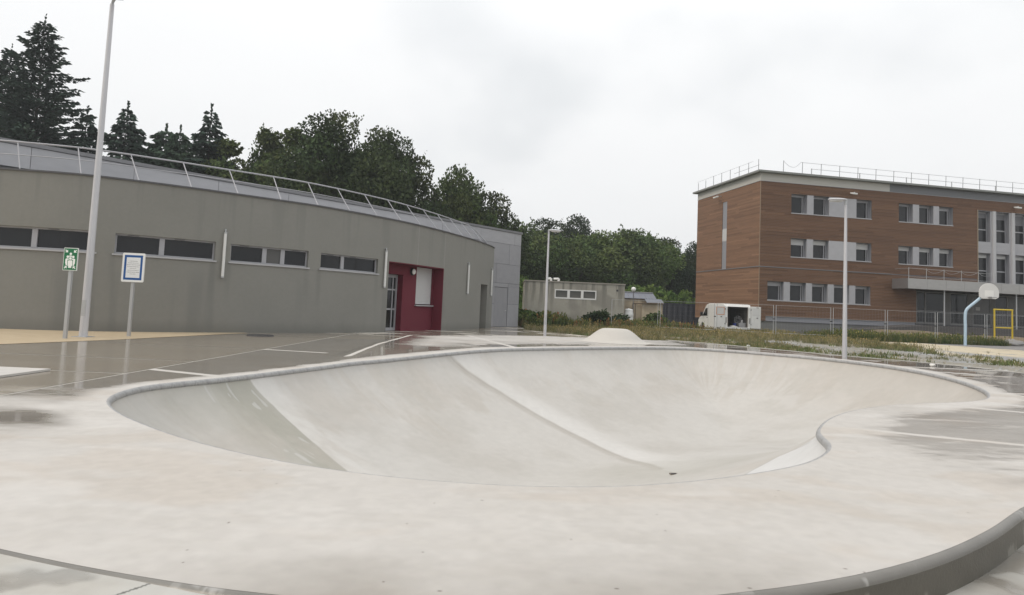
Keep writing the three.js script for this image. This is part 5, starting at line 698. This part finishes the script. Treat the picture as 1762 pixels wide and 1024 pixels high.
{
  const bark = mottled([0.075, 0.065, 0.055], 0.95), lm = (c) => new THREE.MeshPhysicalMaterial({ color: lin(...c), vertexColors: true, roughness: 1, specularIntensity: 0.25 });
  const G = { oak: lm([0.060, 0.076, 0.036]), dark: lm([0.050, 0.068, 0.037]), mid: lm([0.092, 0.118, 0.047]), light: lm([0.122, 0.155, 0.056]), hedge: lm([0.15, 0.21, 0.062]), fir: lm([0.058, 0.078, 0.062]), cedar: lm([0.066, 0.092, 0.062]), spruce: lm([0.038, 0.054, 0.044]) };
  const proto = new Map();
  const make = (kind) => { // one of each kind, copied afterwards
    if (proto.has(kind)) return proto.get(kind);
    const S = { oak: () => broadleaf(11, { h: 18, rad: 6.2, base: 4.5, lobes: 46, leaves: 30000, size: 0.31 }), round: () => broadleaf(12, { h: 14, rad: 5.2, base: 2.2, lobes: 38, leaves: 20000, size: 0.31 }), tall: () => broadleaf(13, { h: 18, rad: 3.6, base: 3, lobes: 44, leaves: 15000, size: 0.36, pointy: 0.42 }), loose: () => broadleaf(14, { h: 13, rad: 5.4, base: 1.2, lobes: 46, leaves: 21000, size: 0.33, open: 1 }), bush: () => broadleaf(15, { h: 4, rad: 2.6, base: 0.1, lobes: 22, leaves: 4200, size: 0.34 }), shrub: () => broadleaf(16, { h: 1.3, rad: 0.95, base: 0.0, lobes: 14, leaves: 1500, size: 0.2 }),
      pine: () => conifer(21, { h: 28, rad: 4.7, base: 6, whorls: 84, per: 6, size: 0.42, droop: 0.16, power: 0.66, rag: 0.7, up: 0.38 }), fir: () => conifer(22, { h: 20, rad: 5.6, base: 2.5, whorls: 44, per: 7, size: 0.52, droop: 0.34, power: 0.85, rag: 0.35 }), fir2: () => conifer(23, { h: 20, rad: 4.8, base: 2.5, whorls: 44, per: 7, size: 0.5, droop: 0.22, power: 0.8, rag: 0.42, up: 0.06 }), cedar: () => conifer(24, { h: 18.5, rad: 5.6, base: 3, whorls: 46, per: 7, size: 0.55, droop: 0.2, power: 0.55, rag: 0.5, up: 0.1 }) }[kind]();
    S.crown.computeBoundingBox(); const want = { oak: 18, round: 14, tall: 18, loose: 13, bush: 4, shrub: 1.3, pine: 28, fir: 20, fir2: 20, cedar: 18.5 }[kind], f = want / S.crown.boundingBox.max.y; S.crown.scale(1, f, 1); S.trunk.scale(1, f, 1); proto.set(kind, S); return S;
  };
  const first = new Map();
  const tree = (name, kind, m, label, x, d, y, s, sy, turn, group) => {
    let o; if (first.has(name + kind)) { o = first.get(name + kind).clone(); o.name = numbered(name); scene.add(o); o.position.set(x, y, -d); o.rotation.y = turn; tag(o, label, undefined, group); }
    else { const q = make(kind); o = thing(name, label, name.includes('bush') || name.includes('shrub') ? 'shrub' : 'tree', [x, y, -d], turn, group); part(o, name.includes('bush') || name.includes('shrub') ? 'stem' : 'trunk', q.trunk, bark); part(o, 'crown', q.crown, m); first.set(name + kind, o); }
    o.scale.set(s, sy, s); o.children.find((c) => c.name === 'crown').material = m; return o;
  };
  const C = 'conifers behind the curved building', T = 'broadleaf trees behind the buildings', F = 'trees along the far edge of the site';
  tree('conifer_tree', 'pine', G.fir, 'tallest dark conifer near the left edge of the picture', -46.6, 62, 0, 0.96, 1.0, 0.3, C);
  tree('conifer_tree', 'pine', G.fir, 'second tall conifer cut by the left edge of the picture', -52.0, 65, 0, 0.85, 0.93, 2.1, C);
  tree('conifer_tree', 'fir2', G.spruce, 'small black-green spruce just left of the tall lamp mast', -44.4, 66, 0, 0.95, 1.01, 1.0, C);
  tree('conifer_tree', 'fir', G.fir, 'spiky fir just right of the tall lamp mast', -37.8, 62, 0, 1.0, 0.985, 0.0, C);
  tree('conifer_tree', 'cedar', G.cedar, 'blunt-topped cedar between the two spiky firs', -36.4, 66.5, 0, 0.95, 1.02, 0.9, C);
  tree('conifer_tree', 'cedar', G.cedar, 'short cedar leaning against the right side of the blunt-topped cedar', -33.6, 64, 0, 0.72, 0.98, 2.6, C);
  tree('conifer_tree', 'fir', G.fir, 'spiky fir with clear pointed top left of the broadleaf trees', -31.6, 66, 0, 1.02, 1.05, 2.0, C);
  const B = [
    ['tall', G.mid, 'narrow green tree right beside the spiky fir', -28.9, 66, 17.6, 1.0, 0.2], ['tall', G.mid, 'second narrow green tree with ragged top', -26.2, 68, 19.3, 1.0, 1.7], ['tall', G.mid, 'narrow tree with light tips touching the big oak', -22.9, 64, 18.6, 0.95, 3.1],
    ['round', G.mid, 'rounded tree between the fir and the narrow trees', -31.5, 70, 17.0, 0.95, 0.5], ['round', G.mid, 'rounded tree behind the narrow trees', -26.8, 71, 18.4, 0.95, 2.2], ['round', G.oak, 'dark rounded tree filling the line between the cedars and the firs', -40.5, 72, 16.4, 1.0, 3.4], ['round', G.oak, 'dark rounded tree low behind the small spruce', -46.5, 74, 16.0, 1.0, 5.0], ['round', G.oak, 'dark rounded tree low behind the pointed fir', -35.5, 73, 16.6, 1.0, 1.1], ['round', G.mid, 'rounded green tree in the dip between the pointed fir and the narrow trees', -27.8, 69, 18.4, 0.8, 2.9], ['tall', G.mid, 'ragged narrow tree left of the big oak crown', -21.2, 66, 18.2, 0.9, 4.4], ['round', G.dark, 'dark filler tree left of the big oak, mostly hidden', -20.5, 70, 15.5, 0.95, 4.0],
    ['oak', G.oak, 'biggest dark oak, the highest broadleaf crown over the curved roof', -17.2, 60, 18.9, 0.86, 0.4], ['oak', G.oak, 'dark oak forming the right half of the big twin crown', -13.2, 61, 18.2, 0.78, 2.5], ['round', G.oak, 'dark tree sloping down at the right side of the big oak', -10.0, 63, 15.9, 0.72, 1.2],
    ['round', G.mid, 'green tree right of the big oak with a pointed light top', -7.2, 66, 15.7, 0.74, 3.3], ['round', G.mid, 'green rounded tree above the red entrance', -4.6, 66, 14.7, 0.74, 5.0], ['round', G.oak, 'darker tree above the panelled hall corner', -1.9, 68, 13.4, 0.66, 0.9], ['round', G.dark, 'dark tree hidden low behind the hall roof', -8.5, 74, 13.5, 0.9, 2.8],
  ];
  const HH = { tall: 18, round: 14, oak: 18, loose: 13 };
  for (const [k, m, label, x, d, h, s, a] of B) tree('broadleaf_tree', k, m, label, x, d, 0, s, h / HH[k], a, T);
  const FF = [
    ['loose', G.mid, 'loose green tree just right of the hall corner', 1.5, 82, 12.6, 0.95, 0.3], ['round', G.dark, 'dark tree standing higher behind the hut at its left', 4.6, 91, 14.0, 0.8, 1.4], ['round', G.dark, 'dark round-topped tree above the lamp post by the hut', 7.7, 93, 15.0, 0.85, 2.9], ['loose', G.mid, 'light green tree above the white window band of the hut', 6.6, 80, 10.6, 0.8, 4.4],
    ['loose', G.light, 'spreading light green tree above the right half of the hut', 11.2, 84, 12.0, 1.0, 1.9], ['loose', G.mid, 'broad green tree above the slate-roofed shed, with feathery top', 15.2, 86, 12.9, 1.05, 3.7], ['loose', G.light, 'green tree right of the feathery-topped one', 18.6, 86, 11.9, 0.8, 5.2],
    ['round', G.dark, 'dark tree above the container', 21.2, 88, 11.7, 0.62, 0.8], ['round', G.dark, 'darker tree touching the left edge of the timber building', 25.0, 92, 11.7, 0.62, 2.4], ['round', G.dark, 'dark tree half hidden by the timber building', 28.6, 95, 11.2, 0.8, 4.1], ['round', G.dark, 'dark tree far behind the container, between two others', 23.0, 98, 10.6, 0.9, 5.5], ['loose', G.mid, 'green tree low behind the panelled hall', -2.2, 80, 12.0, 0.9, 3.0],
    ['round', G.dark, 'dark tree in the second row behind the hut', 10.5, 98, 11.5, 1.0, 0.1], ['round', G.dark, 'dark tree in the second row behind the shed', 17.5, 100, 11.5, 1.0, 2.0],
  ];
  for (const [k, m, label, x, d, h, s, a] of FF) tree('broadleaf_tree', k, m, label, x, d, 0, s, h / HH[k], a, F);
  tree('broadleaf_tree', 'round', G.mid, 'tree top peeping over the roof at the right edge of the picture', 64, 86, 0, 0.7, 1.36, 0.6, F);
  const HG = [[11.5, 71, 3.9, 'leftmost'], [14.0, 72, 4.6, 'second'], [16.6, 72.5, 4.6, 'middle'], [19.0, 73, 4.2, 'fourth'], [21.0, 73.5, 3.3, 'rightmost']];
  HG.forEach(([x, d, h, w], i) => tree('hedge_bush', 'bush', G.hedge, w + ' of the five bright green bushes behind the shed and container', x, d, 0, 0.9, h / 4, i * 1.7, 'bright green bushes behind the container'));
  [[-0.2, 69, 5.0, 'bright bush at the hall corner, left of the hut roof'], [3.0, 70, 4.6, 'bright bush just above the left end of the hut roof'], [6.0, 72, 4.2, 'bright bush hidden behind the hut roof']].forEach(([x, d, h, l], i) => tree('hedge_bush', 'bush', G.hedge, l, x, d, 0, 0.9, h / 4, i * 2.1 + 0.5, 'bright green bushes behind the hut'));
  const sg = 'dark shrubs in front of the hut';
  [[6.35, 47.2, 1.45, 'upright dark shrub in front of the right half of the hut'], [7.75, 47.4, 1.2, 'rounded dark shrub at the right end of the hut'], [1.0, 45.5, 1.3, 'shrubby green growth at the hall corner'], [2.6, 46.8, 1.1, 'low green shrub at the left end of the hut'], [11.0, 48.5, 1.5, 'grey-green shrub beside the dark container']].forEach(([x, d, h, l], i) => tree('garden_shrub', 'shrub', i < 2 ? G.dark : G.mid, l, x, d, 0.1, 1, h / 1.3, i * 1.3, sg));

  // ------------------------------------------------------------ weeds and grass
  const r = rng(99);
  const tuft = (n, h, w, spread, heads) => { const o = leafSet(); for (let i = 0; i < n; i++) { const a = r() * 6.28, q = spread * Math.sqrt(r()), x = Math.cos(a) * q, z = Math.sin(a) * q, le = 0.15 + 0.55 * r(), b = r() * 6.28, hh = h * (0.5 + 0.6 * r()), k = 0.7 + 0.6 * r(); leaf(o, x, 0, z, Math.cos(b) * le * 0.6, 1, Math.sin(b) * le * 0.6, hh, w, r, [k, k, k]); if (heads && r() < heads) leaf(o, x + Math.cos(b) * le * 0.6 * hh * 0.85, hh * 0.85, z + Math.sin(b) * le * 0.6 * hh * 0.85, Math.cos(b) * 0.3, 1, Math.sin(b) * 0.3, hh * 0.25, w * 2.2, r, [k * 1.5, k * 1.3, k]); } return leafGeo(o); };
  const scatter = (name, label, cat, geo, m, N, pick, s0, s1, tint) => { const im = new THREE.InstancedMesh(geo, m, N), mm = new THREE.Matrix4(), q = new THREE.Quaternion(), up = V(0, 1, 0), c = new THREE.Color(); let k = 0, tries = 0; while (k < N && tries++ < N * 60) { const p = pick(); if (!p) continue; const s = lerp(s0, s1, r() * r()) * (p[2] ?? 1); mm.compose(V(p[0], groundH(p[0], p[1]) - 0.02, -p[1]), q.setFromAxisAngle(up, r() * 6.28), V(s, s * (0.8 + 0.4 * r()), s)); im.setMatrixAt(k, mm); const f = 0.75 + 0.5 * r(), wv = tint(); c.setRGB(wv[0] * f, wv[1] * f, wv[2] * f); im.setColorAt(k, c); k++; } im.count = k; im.name = numbered(name); shade(im); scene.add(im); return tag(im, label, cat, undefined, 'stuff'); };
  const off = (x, d) => !inPoly(deckPlan, x, d) && !inPoly(courtPlan, x, d) && !(x > 1.0 && x < 8.8 && d > 50) && !(x > 8.5 && x < 13 && d > 54.8);
  const wm = lm([1, 1, 1]);
  scatter('dry_weeds', 'dry straw-coloured weeds between the deck and the far buildings', 'weeds', tuft(11, 0.27, 0.010, 0.15, 0.3), wm, 12000, () => { const x = 0.6 + 22 * r(), d = 20.5 + 32 * r(); return off(x, d) && r() < weedy(x, d) ? [x, d, 0.55 + 0.5 * ss(24, 34, d)] : null; }, 0.5, 1.35, () => r() < 0.5 ? [0.27, 0.245, 0.15] : [0.16, 0.165, 0.08]);
  scatter('green_weeds', 'green weeds growing among the dry ones', 'weeds', tuft(9, 0.18, 0.016, 0.18, 0), wm, 5500, () => { const x = 0.6 + 21 * r(), d = 21 + 33 * r(); return off(x, d) && r() < weedy(x, d) * ss(0.4, 0.6, fbm(x * 0.4 + 8, d * 0.4, 3, 511)) ? [x, d] : null; }, 0.5, 1.3, () => [0.12, 0.15, 0.06]);
  scatter('tall_grass', 'tall green grass along the foot of the fence', 'grass', tuft(13, 0.52, 0.015, 0.22, 0.15), wm, 5200, () => { const x = 15.5 + 19 * r(), t = r(), d = 41.0 + 1.2 * t + 4.0 * t * r() + 0.15 * Math.max(0, x - 22); return r() < 0.35 + 0.65 * ss(0.3, 0.6, noise(x * 0.6, d * 0.3, 3)) && x > 18.6 + 1.8 * r() && (x < 31 + 2 * r()) ? [x, d, ss(17.5, 22, x)] : null; }, 0.6, 1.25, () => r() < 0.75 ? [0.078, 0.105, 0.04] : [0.17, 0.165, 0.08]);
  scatter('wild_growth', 'tall wild plants in front of the concrete hut', 'weeds', tuft(13, 0.8, 0.028, 0.26, 0.25), wm, 2600, () => { const x = 0.9 + 12.5 * r(), d = 44.5 + 6.2 * r(); const k = x < 4.2 ? 1 : 0.35 + 0.65 * ss(0.45, 0.6, noise(x * 0.8, d * 0.5, 7)); return off(x, d) && r() < k ? [x, d, x < 4 ? 1.2 : 0.75] : null; }, 0.55, 1.25, () => r() < 0.7 ? [0.085, 0.11, 0.045] : r() < 0.5 ? [0.20, 0.17, 0.085] : [0.17, 0.09, 0.05]);
  const pebbles = new THREE.IcosahedronGeometry(0.05, 0);
  scatter('loose_stones', 'loose grey stones scattered on the gravel', 'stones', pebbles, mat([1, 1, 1], 0.9), 2600, () => { const x = 10.5 + 10 * r(), d = 17.5 + 15 * r(); return off(x, d) ? [x, d] : null; }, 0.4, 1.5, () => [0.30, 0.30, 0.295]);
}

renderer.render(scene, camera);
